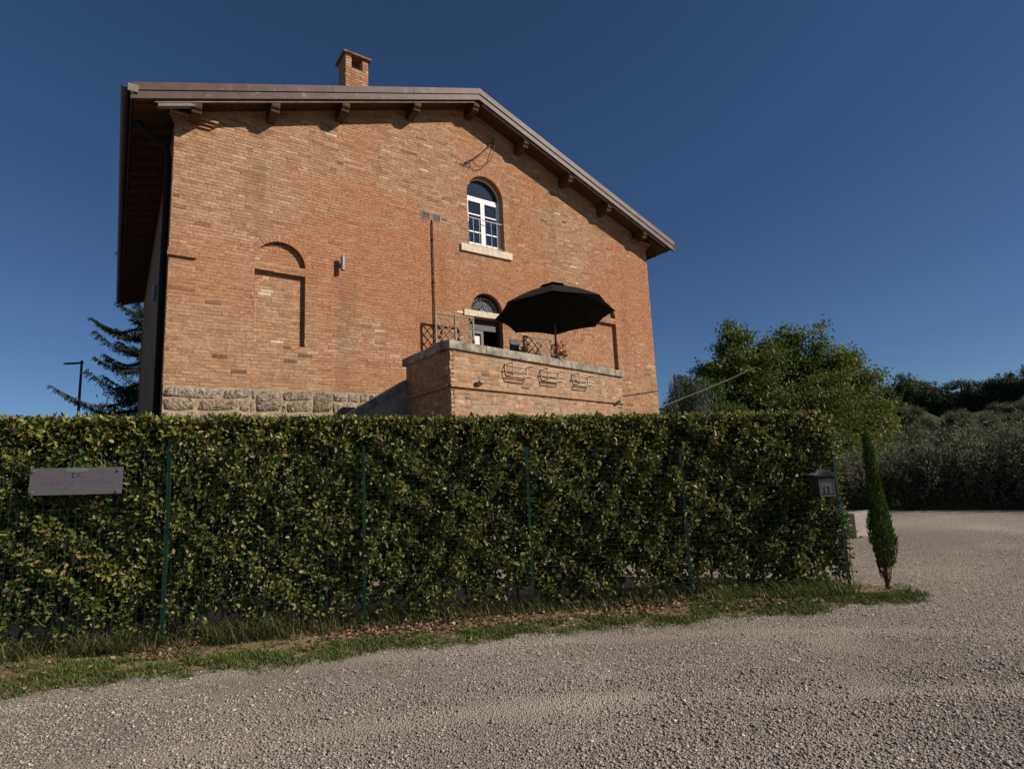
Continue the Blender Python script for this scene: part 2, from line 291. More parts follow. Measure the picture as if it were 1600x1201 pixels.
# ------------------------------------------------------------------ brickwork
def brick_list(u0, u1, h0, h1, course, blen, joint, blocked):
    """bricks (u,h,length) row by row; blocked(ha,hb,pad) -> list of intervals kept free for openings"""
    out = []; strips = []; k = 0; h = h0
    while h < h1:
        lim = [(u0, u1)]
        for a, b in blocked(h, h+course):
            nl = []
            for p, q in lim:
                if b <= p or a >= q: nl.append((p, q)); continue
                if a > p: nl.append((p, a))
                if b < q: nl.append((b, q))
            lim = nl
        for p, q in lim:
            if q-p < .02: continue
            strips.append((p, q, h, h+course)); x = p-(random.random()*.1+(.5 if k % 2 else 0)*blen if p == u0 else random.random()*.1)
            while x < q:
                l = blen*random.uniform(.93, 1.06)*(.5 if random.random() < .3 else 1); a, b = max(x, p), min(x+l, q)
                if b-a > .045: out.append(((a+b)/2, h+course/2+random.uniform(-.003, .003)+.008*math.sin((a+b)*.65+h*2.1)+.004*math.sin((a+b)*2.3+h*5), b-a-joint))
                x += l
        h += course; k += 1
    return out, strips
def brick_tint(): return min(.93, max(.12, random.gauss(.55, .155))) if random.random() > .012 else random.choice((.02, .05, .97, 1.))
BT = [(-.5, -.5), (.5, -.5), (.5, .5), (-.5, .5)]
def brick_geo(bh, L=1., jit=.003):
    """one brick, face towards -y, slightly tapered and uneven"""
    v = [(x*L, .035, z*bh) for x, z in BT]+[(x*(L-.006)+random.uniform(-jit, jit), random.uniform(-.004, .003), z*(bh-.006)+random.uniform(-jit, jit)*.6) for x, z in BT]
    return v, [(4, 5, 6, 7), (0, 1, 5, 4), (1, 2, 6, 5), (2, 3, 7, 6), (3, 0, 4, 7)]
def lay(lst, bh, parent, frame, m, near, variants):
    """the nearest bricks as objects of their own, the rest as one part"""
    far = B(); lst = sorted(lst, key=near)
    vis = [b for b in lst if near(b) < 1e6][:300]; rest = lst[len(vis):] if len(vis) == 300 else [b for b in lst if near(b) >= 1e6]
    for (x, h, l) in vis:
        o = link('brick', random.choice(variants), parent); o.matrix_local = frame @ Matrix.Translation((x, random.uniform(-.002, .002), h)) @ Matrix.Diagonal((l/.26, 1, 1, 1))
    for (x, h, l) in rest:
        v, f = brick_geo(bh, l); far.add([frame @ Vector((p[0]+x, p[1], p[2]+h)) for p in v], f, brick_tint())
    if rest: tag(far.build('bricks', m, parent), kind='stuff')
def variants(bh, m):
    out = []
    for i in range(28):
        b = B(); v, f = brick_geo(bh, .26); b.add(v, f, brick_tint()); out.append(b.mesh('brick', m))
    return out

# ------------------------------------------------------------------ the house  (local x along the facade, -y out of it)
UL, UR, NB, EAVE, APEX, UC, SL = .673, 14.138, -13.8, 8.76, 11.49, 7.405, .3653
house = thing('brick_house', 'two storey old brick house with gable roof and brick chimney behind the hedge', 'house', HW(0, 0), YAW)
OPEN = [  # u0, u1, bottom, spring, arched, ring, recess
    (7.275, 8.405, 7.42, 8.865, True, .15, .2), (7.20, 8.23, 3.0, 5.63, False, 0, .3), (7.275, 8.245, 5.63, 5.66, True, .15, .2),
    (2.165, 3.16, 4.29, 5.85, False, 0, .1), (2.165, 3.16, 6.01, 6.03, True, .15, .1), (11.50, 12.46, 4.29, 5.87, False, 0, .1), (11.50, 12.46, 6.02, 6.04, True, .15, .1)]
def roofline(u): return APEX-.30-abs(u-UC)*SL
def blocked(pad, ringpad):
    def f(ha, hb):
        out = []; hm = (ha+hb)/2
        for u0, u1, b, s, arch, ring, _ in OPEN:
            c, r = (u0+u1)/2, (u1-u0)/2+(ring if ringpad else .05 if arch else 0)
            if hm > b and hm < s: out.append((u0-pad, u1+pad))
            elif arch and hm >= s and hm-s < r: q = math.sqrt(r*r-(hm-s)**2); out.append((c-q, c+q))
        lo = UC-(APEX-.26-ha)/SL; hi = 2*UC-lo
        out += [(-9, lo), (hi, 99)]; return out
    return f
bl, _ = brick_list(UL, UR, 3.40, 11.2, .070, .27, .006, blocked(0, True))
b2, _ = brick_list(9.2, UR, 2.56, 3.399, .070, .27, .006, lambda a, b: []); bl += b2
_, strips = brick_list(UL, UR, 0, 11.2, .070, .27, .006, blocked(0, False))
mb = B()
for p, q, a, b in strips: mb.add([(p, .006, a), (q, .006, a), (q, .006, b), (p, .006, b)], [(0, 1, 2, 3)])
mb.build('mortar_bed', M['mortar'], house)
vis_key = lambda b: (HW(b[0], 0, b[1])-Vector((0, 0, 1.6))).length if b[1] > 3.42 else 1e7
lay(bl, .0645, house, Matrix.Identity(4), M['brick'], vis_key, variants(.0645, M['brick']))
recb = B()
for u0, u1, b, s, arch, ring, d in OPEN:
    c, r = (u0+u1)/2, (u1-u0)/2; rv = B()
    if not arch or s-b > .5:                                  # jambs, sill and lintel soffit of rectangular parts
        rv.add([(u0, .0, b), (u0, d+.02, b), (u0, d+.02, s), (u0, .0, s)], [(0, 1, 2, 3)], .45).add([(u1, .0, b), (u1, d+.02, b), (u1, d+.02, s), (u1, .0, s)], [(3, 2, 1, 0)], .45)
        rv.add([(u0, 0, b), (u1, 0, b), (u1, d+.02, b), (u0, d+.02, b)], [(0, 1, 2, 3)], .5)
        if not arch: rv.add([(u0, 0, s), (u1, 0, s), (u1, d+.02, s), (u0, d+.02, s)], [(3, 2, 1, 0)], .4)
    if arch:
        n = 24; ring_b = B()
        arc = [(c+r*math.cos(math.pi*k/n), s+r*math.sin(math.pi*k/n)) for k in range(n+1)]
        for (xa, za), (xb, zb) in zip(arc, arc[1:]): rv.add([(xa, 0, za), (xb, 0, zb), (xb, d+.02, zb), (xa, d+.02, za)], [(0, 1, 2, 3)], .45)
        m_ = max(12, int(math.pi*r/.07))
        for k in range(m_):                                    # voussoirs, each a brick of its own
            a0, a1 = math.pi*(k+.06)/m_, math.pi*(k+.94)/m_; vb = B(); e = random.uniform(-.003, .003)
            qq = [(r, a0), (r, a1), (r+ring-.008, a1), (r+ring-.008, a0)]
            vv = [(c+p*math.cos(t), e, s+p*math.sin(t)) for p, t in qq]+[(c+p*math.cos(t), .04, s+p*math.sin(t)) for p, t in qq]
            vb.add(vv, [(0, 1, 2, 3), (4, 7, 6, 5), (0, 4, 5, 1), (1, 5, 6, 2), (2, 6, 7, 3), (3, 7, 4, 0)], brick_tint()); vb.build('voussoir', M['brick'], house)
        rv.add([(c+(r+ring)*math.cos(math.pi*k/n), .0115, s+(r+ring)*math.sin(math.pi*k/n)) for k in range(n+1)]+[(c+r*math.cos(math.pi*k/n), .0115, s+r*math.sin(math.pi*k/n)) for k in range(n+1)],
               [(k, k+1, n+2+k, n+1+k) for k in range(n)], .5)
    rv.build('reveal', M['brick'], house)
    if d <= .1:                                               # blind niches: bricked up further back
        def blk(ha, hb, u0=u0, u1=u1, b=b, s=s, arch=arch, c=c, r=r):
            hm = (ha+hb)/2
            if not arch: return []
            q = math.sqrt(max(0, r*r-max(0, hm-s)**2)); return [(-9, c-q-.02), (c+q+.02, 99)]
        rec = B(); l2, st2 = brick_list(u0, u1, b, s+(r if arch else 0), .070, .27, .006, blk)
        for (x, h, l) in l2:
            v, f = brick_geo(.0645, l); recb.add([(p[0]+x, p[1]+d, p[2]+h) for p in v], f, min(1, brick_tint()+.06))
        for p, q, a, bb in st2: rec.add([(p, d+.006, a), (q, d+.006, a), (q, d+.006, bb), (p, d+.006, bb)], [(0, 1, 2, 3)])
        rec.build('niche_mortar', M['mortar'], house)
tag(recb.build('niche_bricks', M['brick'], house), kind='stuff')
# side and rear walls
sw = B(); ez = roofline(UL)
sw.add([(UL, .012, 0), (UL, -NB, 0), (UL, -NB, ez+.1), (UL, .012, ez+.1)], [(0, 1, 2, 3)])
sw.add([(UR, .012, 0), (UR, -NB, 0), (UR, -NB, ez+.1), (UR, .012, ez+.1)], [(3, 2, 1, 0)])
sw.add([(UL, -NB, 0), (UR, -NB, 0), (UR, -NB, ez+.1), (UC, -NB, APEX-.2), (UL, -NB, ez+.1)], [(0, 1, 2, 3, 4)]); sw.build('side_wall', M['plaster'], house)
fl = B(); fl.add([(UL, .3, 3.0), (UR, .3, 3.0), (UR, 13, 3.0), (UL, 13, 3.0)], [(0, 1, 2, 3)]).add([(5, 3, 3), (10, 3, 3), (10, 3, 9), (5, 3, 9)], [(0, 1, 2, 3)]); fl.build('dark_room_sheet', M['dark'], house)  # near-black floor and back sheet: the room's shade put into the colour
for h0, h1, tt in ((0, 3.35, 0), ):                            # brick quoin at the left corner, seen edge-on
    q = B(); h = 3.4
    while h < 8.6: q.box((UL-.012, -.004, h), (UL+.01, .13 if int(h*13.9) % 2 else .27, h+.062), brick_tint()); h += .072
    tag(q.build('corner_bricks', M['brick'], house), kind='stuff')
# travertine plinth: rows of rough blocks
def block(x0, x1, z0, z1):
    nx, nz = 7, 5; v = []; f = []; ph = random.random()*9
    for j in range(nz):
        for i in range(nx):
            s, t = i/(nx-1), j/(nz-1); ed = min(1, min(s, 1-s)*6, min(t, 1-t)*5)
            x = x0+(x1-x0)*(s+.03*math.sin(ph+t*5)*(1 if 0 < i < nx-1 else .8)); z = z0+(z1-z0)*t+.012*math.sin(ph*2+s*6)
            v.append((x, -.001-.015*ed**.5-random.random()*.014*ed, z))
    for j in range(nz-1):
        for i in range(nx-1): a = j*nx+i; f.append((a, a+1, a+nx+1, a+nx))
    rim = [i for i in range(nx)]+[j*nx+nx-1 for j in range(1, nz)]+[(nz-1)*nx+i for i in range(nx-2, -1, -1)]+[j*nx for j in range(nz-2, 0, -1)]
    o = len(v); v += [(v[k][0], .02, v[k][2]) for k in rim]; m_ = len(rim); f += [(rim[k], o+k, o+(k+1) % m_, rim[(k+1) % m_]) for k in range(m_)]
    return B().add(v, f, random.random()).build('stone', M['stone'], house, smooth=True)
TALL = ((2.23, 2.73), (3.33, 3.75))
for z0, z1, ws in ((3.17, 3.39, (.98, .50, .34, .22, .62, .34, .40, .26, .22, .5)), (2.93, 3.165, (.56, .70, .20, .18, .50, .62, .40, .44, .30, .5)), (2.66, 2.92, (.6, .5, .7, .4, .6, .5, .8)), (2.40, 2.68, (.5, .7, .5, .8, .6, .6, .5))):
    x = UL
    for w_ in ws:
        segs = [(x, x+w_)] if w_ > .05 else []
        if z0 > 2.9:                                          # make room for the tall blocks that span both rows
            for ta, tb in TALL: segs = [q for a, b in segs for q in ((a, min(b, ta)), (max(a, tb), b)) if q[1]-q[0] > .07]
        for a, b in segs: block(a+.008, b-.008, z0+.004+random.uniform(-.01, .01), z1-random.uniform(0, .03 if z0 > 3.1 else .01))
        x += w_
for ta, tb in TALL: block(ta+.006, tb-.006, 2.935, 3.385-random.uniform(0, .05))
B().box((UL-.004, -.0025, 2.2), (4.9, .03, 3.395)).build('plinth_bed', M['mortar_pale'], house)
B().box((UL-.006, .005, 0), (UR, .04, 2.2)).build('plinth_wall', M['mortar_pale'], house)
# brick corbels at the corner
cb = [B().box((UL-.05, -.05, 8.60), (1.28, .02, 8.645), .45).build('corbel_brick', M['brick'], house), B().box((UL-.08, -.10, 8.66), (1.34, .02, 8.70), .3).build('corbel_brick', M['brick'], house), B().box((UL-.11, -.15, 8.715), (1.40, .02, 8.755), .5).build('corbel_brick', M['brick'], house)]
for c in cb:
    d = c.copy(); COL.objects.link(d); d.parent = house; d.location = (UR+UL+.0-.0, 0, 0); d.scale = (-1, 1, 1)
B().box((UL-.04, -.06, 5.865), (1.12, .02, 5.93), .3).box((UL-.03, -.05, 5.935), (.98, .02, 6.01), .22).build('string_brick', M['brick'], house)
# roof: two slabs with a stepped metal verge, timbers under it
NF = .61
def slope(side, dz0, dz1, y0, y1, x_in=0., x_out=7.475):
    """prism following one roof slope between vertical offsets dz0..dz1 below the top"""
    P = lambda x, dz: (UC+side*x, APEX-x*SL-dz)
    return [P(x_in, dz0), P(x_out, dz0), P(x_out, dz1), P(x_in, dz1)], y0, y1
roof = B().build if False else None
deck = B()
for sd in (-1, 1): p, a, b = slope(sd, .03, .17, -NF+.06, -NB+.45); deck.prism(p, 'y', a, b)
deck = deck.build('roof', M['wood'], house)
tl = B()
for sd in (-1, 1):                                            # clay tile rows on top of the deck
    for k in range(60):
        y = -NF+.1+k*.24; pts = [(UC+sd*x, y+.1, APEX-x*SL-.0) for x in (.05, 3.7, 7.42)]; tl.tube(pts, .085, 6)
tag(tl.build('roof_tiles', M['terracotta'], deck), kind='stuff')
B().tube([(UC, -NF+.5, APEX-.02), (UC, -NB+.4, APEX+.01)], .11, 8).build('ridge_tiles', M['terracotta'], deck)
for sd in (-1, 1):
    for z0, z1, yo in ((-.02, .135, -.0), (.142, .29, .024)):
        p, a, b = slope(sd, z0, z1, -NF+yo, -NF+.09); B().prism(p, 'y', a, b).build('fascia_board', M['roof_metal'], house)
    for xq in (1.9, 3.85, 5.8): B().box((UC+sd*xq-.012, -NF-.004, APEX-xq*SL-.13), (UC+sd*xq+.012, -NF+.02, APEX-xq*SL+.012)).build('fascia_joint', M['roof_metal'], house)
    p, a, b = slope(sd, .305, .332, -NF+.085, -NF+.11, .12, 7.1); B().prism(p, 'y', a, b).build('verge_batten', M['verge'], house)
    p, a, b = slope(sd, .19, .225, -NF+.10, .1, .02, 7.42); B().prism(p, 'y', a, b).build('soffit', M['wood'], house)
    # side eaves: fascia, gutter, soffit, rafters
    xe = UC+sd*7.475; B().box((min(xe, xe-sd*.03), -NF, APEX-7.475*SL-.20), (max(xe, xe-sd*.03), -NB+.45, APEX-7.475*SL+.02)).build('eave_board', M['roof_metal'], house)
    gt = B(); zc = APEX-7.475*SL-.03; ang = [math.pi*(1+k/8) for k in range(9)]
    prof = [(xe+sd*.075+.075*math.cos(a), zc+.075*math.sin(a)) for a in ang]+[(xe+sd*.075+.068*math.cos(a), zc+.068*math.sin(a)) for a in reversed(ang)]
    gt.prism(prof, 'y', -NF+.02, -NB+.45); gt.build('gutter', M['roof_metal'], house)
    for k in range(30):
        y = -NF+.28+k*.47; x0, x1 = 6.55, 7.42; r_ = B(); q = lambda x, dz: (UC+sd*x, APEX-x*SL-dz)
        r_.prism([q(x0, .17), q(x1, .17), q(x1, .26), q(x0, .29)], 'y', y, y+.09); r_.build('rafter', M['wood'], house)
B().box((UC-7.52, -NF-.012, APEX-7.475*SL-.16), (UC-7.36, -NF+.02, APEX-7.475*SL-.02)).build('gutter_end', M['grey_metal'], house)
p, a, b = slope(-1, .335, .40, -NF+.10, -NF+.2, 6.45, 7.05); B().prism(p, 'y', a, b).build('verge_patch', M['grey_metal'], house)
for u in (.985, 2.405, 3.887, 5.659, 7.364, 8.962, 10.563, 12.066, 13.595):   # carved purlin ends
    zt = APEX-abs(u-UC)*SL-.232; pb = B(); hw_ = .085
    pf = [(.05, zt), (-NF+.10, zt), (-NF+.10, zt-.17), (-NF+.12, zt-.205), (-NF+.155, zt-.22), (-NF+.165, zt-.275), (-NF+.20, zt-.30), (.05, zt-.30)]
    pb.prism(pf, 'x', u-hw_, u+hw_); pb.build('purlin', M['wood'], house, bevel=.008)
# chimney
ch = B(); x0, x1, y0, y1 = 4.38, 4.985, 1.0, 1.55
chim = B().box((x0+.012, y0+.012, 9.9), (x1-.012, y1-.012, 12.02)).box((x0+.012, y0+.012, 12.02), (x0+.16, y1-.012, 12.36)).box((x1-.16, y0+.012, 12.02), (x1-.012, y1-.012, 12.36)).box((x0+.15, y0+.3, 12.02), (x1-.15, y1-.02, 12.34)).build('chimney', M['mortar'], house)
h = 10.9; k = 0
while h < 12.35:
    hb = .078
    for side in range(2):
        ln_, off = ((x1-x0), 0) if side == 0 else ((y1-y0), 0); x = -(.13 if k % 2 else 0)
        while x < ln_:
            a, b = max(0, x), min(ln_, x+.27); x += .27
            if b-a < .04: continue
            lo, hi = x0+a, x0+b
            if side == 0 and h > 11.99:
                if lo < x0+.16 < hi: hi = x0+.16
                elif lo < x1-.16 < hi: lo = x1-.16
                elif lo >= x0+.159 and hi <= x1-.159: continue
                if hi-lo < .03: continue
            bb = B()
            if side == 0: bb.box((lo+.005, y0-random.uniform(0, .006), h+.005), (hi-.005, y0+.03, h+hb-.007), brick_tint())
            else: bb.box((x0-random.uniform(0, .006), y0+a+.005, h+.005), (x0+.03, y0+b-.005, h+hb-.007), brick_tint())
            bb.build('brick', M['brick'], chim)
    h += hb; k += 1
def cap_mesh():
    b = B(); ov = .07
    b.add([(x0-ov, y0-ov, 12.36), (x1+ov, y0-ov, 12.36), (x1+ov, y1+ov, 12.36), (x0-ov, y1+ov, 12.36), (x0-ov, y0-ov, 12.41), (x1+ov, y0-ov, 12.41), (x1+ov, y1+ov, 12.41), (x0-ov, y1+ov, 12.41),
           (x0+.10, (y0+y1)/2-.04, 12.55), (x1-.16, (y0+y1)/2, 12.53)], [(0, 3, 2, 1), (0, 1, 5, 4), (1, 2, 6, 5), (2, 3, 7, 6), (3, 0, 4, 7), (4, 5, 9, 8), (5, 6, 9), (6, 7, 8, 9), (7, 4, 8)]); return b
cap_mesh().build('chimney_cap', mat('cap_tile', (.20, .115, .065), .9, .15, bump=.6, bscale=25, var=.45, vscale=9), chim)
# upper window: stone sill, white casements, railing
B().box((7.02, -.06, 7.185), (8.62, .2, 7.38)).build('sill', M['pale_stone'], house, bevel=.01)
B().box((7.28, -.02, 7.383), (8.40, .2, 7.412), .25).build('sill_brick', M['brick'], house)
win = B(); c, r, sp = 7.84, .565, 8.865; yw = .17
win.box((c-r, yw, 7.42), (c-r+.06, yw+.06, sp)).box((c+r-.06, yw, 7.42), (c+r, yw+.06, sp)).box((c-r, yw-.005, sp-.075), (c+r, yw+.06, sp-.005)).box((c-r, yw, 7.412), (c+r, yw+.06, 7.47))
for k in range(16):
    a0, a1 = math.pi*k/16, math.pi*(k+1)/16; q = [(rr*math.cos(t)+c, sp+rr*math.sin(t)) for rr, t in ((r, a0), (r, a1), (r-.035, a1), (r-.035, a0))]; win.prism(q, 'y', yw, yw+.06)
win = win.build('window', M['white'], house)
for xa, xb in ((c-r+.06, c-.005), (c+.005, c+r-.06)):
    cs = B(); y_ = yw-.012
    cs.box((xa, y_, 7.47), (xa+.055, yw+.05, sp-.08)).box((xb-.055, y_, 7.47), (xb, yw+.05, sp-.08)).box((xa+.055, y_+.001, 7.47), (xb-.055, yw+.05, 7.56)).box((xa+.055, y_+.001, sp-.14), (xb-.055, yw+.05, sp-.08))
    for z in (7.87, 8.36): cs.box((xa+.055, y_+.005, z-.016), (xb-.055, yw+.045, z+.016))
    cs.build('casement', M['white'], win)
    for za, zb in ((7.56, 7.854), (7.886, 8.344), (8.376, sp-.14)): B().box((xa+.055, yw+.028, za), (xb-.055, yw+.034, zb)).build('pane', M['glass'], win)
fan = B(); fan.add([(c, yw+.03, sp-.005)]+[(c+(r-.03)*math.cos(math.pi*k/20), yw+.03, sp+(r-.03)*math.sin(math.pi*k/20)) for k in range(21)], [(0, k+1, k+2) for k in range(20)]); fan.build('fanlight', M['glass'], win)
rl = B(); rl.bar((c-r, .05, 8.19), (c+r, .05, 8.19), .02, .02); rl.bar((c-r, .05, 7.47), (c+r, .05, 7.47), .012, .012)
for k in range(1, 6): rl.bar((c-r+k*2*r/6, .05, 7.40), (c-r+k*2*r/6, .05, 8.19), .012, .012)
rl.build('window_railing', M['white'], house)
# doorway with stone lintel and iron fanlight
B().box((7.05, -.04, 5.475), (8.42, .2, 5.635)).build('lintel', M['pale_stone'], house, bevel=.012)
B().box((6.86, -.006, 5.52), (7.045, .05, 5.58)).build('lintel_stone', M['pale_stone'], house)
c, r, sp = 7.76, .485, 5.66; fg = B(); fg.add([(c, .17, sp-.02)]+[(c+r*math.cos(math.pi*k/20), .17, sp+r*math.sin(math.pi*k/20)) for k in range(21)], [(0, k+1, k+2) for k in range(20)]); fg = fg.build('door_fanlight', mat('bluish_glass', (.05, .065, .08), .3, .5, var=.6, vscale=9), house)  # bluish reflection put into the fanlight glass colour
gr = B()
for rr in (.47, .36, .17): gr.tube([(c+rr*math.cos(math.pi*k/18), .11, sp+rr*math.sin(math.pi*k/18)) for k in range(19)], .011, 5)
for k in range(1, 12): a = math.pi*k/12; gr.tube([(c+.17*math.cos(a), .11, sp+.17*math.sin(a)), (c+.47*math.cos(a), .11, sp+.47*math.sin(a))], .008, 5)
for k in range(11):
    a = math.pi*(k+1)/12+.13; gr.tube([(c+.415*math.cos(a)+.04*math.cos(t), .11, sp+.415*math.sin(a)+.04*math.sin(t)) for t in np.linspace(0, 6.28, 9)], .006, 4)
gr.build('iron_grille', M['iron'], fg)
dr = B().box((7.2, .16, 3.0), (7.26, .26, 5.47)).box((8.17, .16, 3.0), (8.23, .26, 5.47)).box((7.26, .16, 5.18), (8.17, .26, 5.47)).build('door', M['door'], house)
lf = B().box((7.27, .10, 3.02), (7.34, .16, 5.15)).box((7.60, .10, 3.02), (7.68, .16, 5.15)).box((7.34, .102, 5.07), (7.60, .158, 5.15)).box((7.34, .102, 3.02), (7.60, .158, 3.6)).build('door_leaf', mat('door_grey', (.15, .12, .12), .5, .4), dr)
B().box((7.34, .125, 3.6), (7.60, .135, 5.07)).build('door_pane', M['glass'], dr)
B().box((7.37, .117, 4.62), (7.57, .122, 5.01)).build('notice', M['paper'], dr)
# downpipe, its brackets
dp = B().tube([(UL-.68, .30, 8.62), (UL-.45, .32, 8.40), (UL-.12, .34, 8.18), (UL-.075, .34, 8.0), (UL-.075, .34, 0.0)], .06, 10).build('downpipe', M['black'], house, smooth=True)
for z in (7.5, 5.6, 3.7): B().lathe([(.067, -.02), (.067, .02)], 12, (UL-.075, .34, z)).build('pipe_clip', M['black'], dp)
B().box((UL-.03, 13.4, 0), (UL-.001, 13.6, 7.6)).build('rear_pilaster', M['plaster'], house)

# things fixed to the facade
def wall_lamp(loc, rz, label):
    t = thing('wall_lamp', label, 'wall lamp', loc, rz, 'cylinder wall lamps on the house')
    b = B().lathe([(.040, -.165), (.048, -.16), (.048, .16), (.040, .165)], 18, (0, -.125, 0)); b.build('lamp_body', M['lamp'], t, smooth=False)
    B().box((-.03, -.07, -.03), (.03, .0, .03)).build('bracket', M['lamp'], t); B().lathe([(.036, -.169), (.036, -.1651)], 16, (0, -.125, 0)).build('lens', M['glass'], t)
    return t
wall_lamp(HW(3.93, .004, 6.245), YAW, 'grey cylinder wall lamp on the sunlit brick facade')
wall_lamp(HW(UL-.002, -2.2, 5.75), YAW-math.pi/2, 'dark cylinder wall lamp on the shaded side wall by the downpipe')
for x, lb in ((6.055, 'left one of two square vent grilles high on the brick facade'), (6.345, 'right one of two square vent grilles, above the thin pipe')):
    t = thing('vent_grille', lb, 'vent', HW(x, .0, 7.905), YAW, 'square vent grilles on the facade')
    B().box((-.12, -.012, -.10), (.12, .03, -.085)).box((-.12, -.012, .085), (.12, .03, .10)).box((-.12, -.012, -.085), (-.105, .03, .085)).box((.105, -.012, -.085), (.12, .03, .085)).build('frame', M['verge'], t)
    B().box((-.105, .0, -.085), (.105, .02, .085)).build('backing', M['iron'], t)
    for k in range(7): B().box((-.104, -.006, -.078+k*.024), (.104, .002, -.066+k*.024)).build('slat', M['iron'], t)
t = thing('wall_pipe', 'thin dark pipe running down the facade from the vents to the terrace', 'pipe', HW(6.213, .0, 3.0), YAW)
B().tube([(0, .0, 4.82), (0, -.03, 4.76), (0, -.035, 4.7), (0, -.035, 0.02)], .017, 8).build('pipe', mat('pipe_brown', (.10, .055, .035), .6, .4), t, smooth=True)
for z in (.9, 2.1, 3.2, 4.3): B().lathe([(.028, -.012), (.028, .012)], 10, (0, -.035, z)).build('clip', M['iron'], t)
t = thing('iron_bracket', 'rusty iron bracket with a looped rod below the gable', 'bracket', HW(7.6, 0, 9.62), YAW)
B().tube([(-.40, -.03, .0), (-.36, -.08, .03), (-.17, -.10, .15), (.1, -.10, .40), (.31, -.08, .62), (.60, -.03, 1.0)], .018, 6).build('arm', M['iron'], t)
B().tube([(-.17, -.09, .15), (-.10, -.11, .02), (.0, -.12, -.03), (.22, -.12, .09), (.42, -.11, .34), (.54, -.08, .68), (.57, -.04, .90)], .011, 6).build('loop_rod', M['iron'], t)
for dx in (-.42, -.25): B().tube([(dx+.06*math.cos(a), -.03, -.02+.045*math.sin(a)) for a in np.linspace(2.6, 6.6, 9)], .010, 5).build('hook', M['iron'], t)
t = thing('wall_hook', 'small iron spike on the bricks right of the white window', 'hook', HW(8.976, 0, 8.28), YAW)
B().tube([(-.07, 0, -.06), (-.03, -.03, -.02), (.06, -.05, .06)], [.012, .011, .005], 6).build('spike', M['iron'], t)
cab = thing('cable', 'pale overhead cable slanting up to the right in front of the trees', 'cable', (0, 0, 0))
pa, pb = HW(UR, -.05, 3.30), Vector((14.4, 28.5, 7.0))
B().tube([pa.lerp(pb, k/12)-Vector((0, 0, .1*math.sin(math.pi*k/12))) for k in range(13)], .010, 5).build('span', mat('cable_sheath', (.17, .16, .13), .6, .3), cab)
B().tube([HW(10.7, .02, 3.42), HW(12.5, .02, 3.62), HW(UR, .02, 3.85)], .014, 5).build('cable_shadow', M['iron'], cab)  # dark tube on the facade, standing in for the cable's shadow

# ------------------------------------------------------------------ terrace
P0 = Vector((-1.102, 10.0, 0)); P1 = Vector((2.825, 14.3615, 0)); TD = (P1-P0).normalized(); TY = math.atan2(TD.y, TD.x); TN = Vector((TD.y, -TD.x, 0)); LEN = (P1-P0).length
ter = thing('terrace', 'raised brick terrace with grey stone coping in front of the house door', 'terrace', P0, TY)
inv = Matrix.Rotation(-TY, 4, 'Z') @ Matrix.Translation(-P0)
def TW(p): return inv @ Vector(p)
SB = P0-N*1.88                                                # rear end of the left parapet
ls = TW(SB); ldir = ls.normalized()
HC = 3.80
# left-wall frame: x from the rear end to the front corner, face outwards
ang = math.atan2(-ldir.y, -ldir.x); Lf = Matrix.Translation(ls) @ Matrix.Rotation(ang, 4, 'Z'); LW = ls.length
tv = variants(.064, M['brick_terrace'])
bf, sf = brick_list(0, LEN, 1.95, HC-.01, .078, .268, .013, lambda a, b: [])
bs, ss = brick_list(0, LW-.002, 1.95, HC-.01, .078, .268, .013, lambda a, b: [])
tk = lambda b: (P0+TD*b[0]+Vector((0, 0, b[1]-1.6))).length if b[1] > 2.75 else 1e7
lay(bf, .064, ter, Matrix.Identity(4), M['brick_terrace'], tk, tv)
far = B()
for (x, h, l) in bs: v, f = brick_geo(.064, l); far.add([Lf @ Vector((p[0]+x, p[1], p[2]+h)) for p in v], f, brick_tint())
tag(far.build('bricks', M['brick_terrace'], ter), kind='stuff')
core = B(); core.box((.09, .005, 0), (LEN, .30, HC))
lp = [Lf @ Vector(p) for p in ((0, .005, 0), (LW-.02, .005, 0), (LW-.10, .30, 0), (0, .30, 0))]; core.prism([(p.x, p.y) for p in lp], 'z', 0, HC-.002)
p1u = P1.dot(U); n1 = DIST+P1.dot(N)
rp = [TW(HW(p1u-.3, n1-.02)), TW(HW(p1u, n1-.02)), TW(HW(p1u, .05)), TW(HW(p1u-.3, .05))]; core.prism([(p.x, p.y) for p in rp], 'z', 0, HC-.003)
core.build('wall_core', M['mortar_pale'], ter)
fp = [TW(HW(4.9, 1.25)), TW(HW(4.95, 3.0)), TW(P1-TD*.1+(-TN)*.1), TW(HW(p1u-.1, .03)), TW(HW(4.9, .03))]; B().prism([(p.x, p.y) for p in fp], 'z', 2.8, 3.0).build('floor', M['terracotta'], ter)
x = -.05; n_ = 0
for wd in (.95, .85, 1.0, .9, 1.05, .8, .5):
    x1_ = min(x+wd, LEN+.06); B().box((x+.002, -.055+random.uniform(-.004, .004), HC), (x1_-.002, .34, HC+.165+random.uniform(-.004, .004))).build('coping_slab', M['coping'], ter, bevel=.012); x = x1_
for a, b in ((-.07, .95), (.955, LW-.045)): o = B().box((a, -.06, HC), (b, .33, HC+.163)).build('coping_slab', M['coping'], ter, bevel=.02); o.matrix_local = Lf
B().box((-.02, -.05, 3.105), (LEN, .0, 3.15), .5).box((-.02, -.03, 3.151), (LEN, .0, 3.18), .5).build('string_course', M['brick_terrace'], ter)
o = B().box((0, -.05, 3.104), (LW-.06, .0, 3.149), .5).build('string_course', M['brick_terrace'], ter); o.matrix_local = Lf
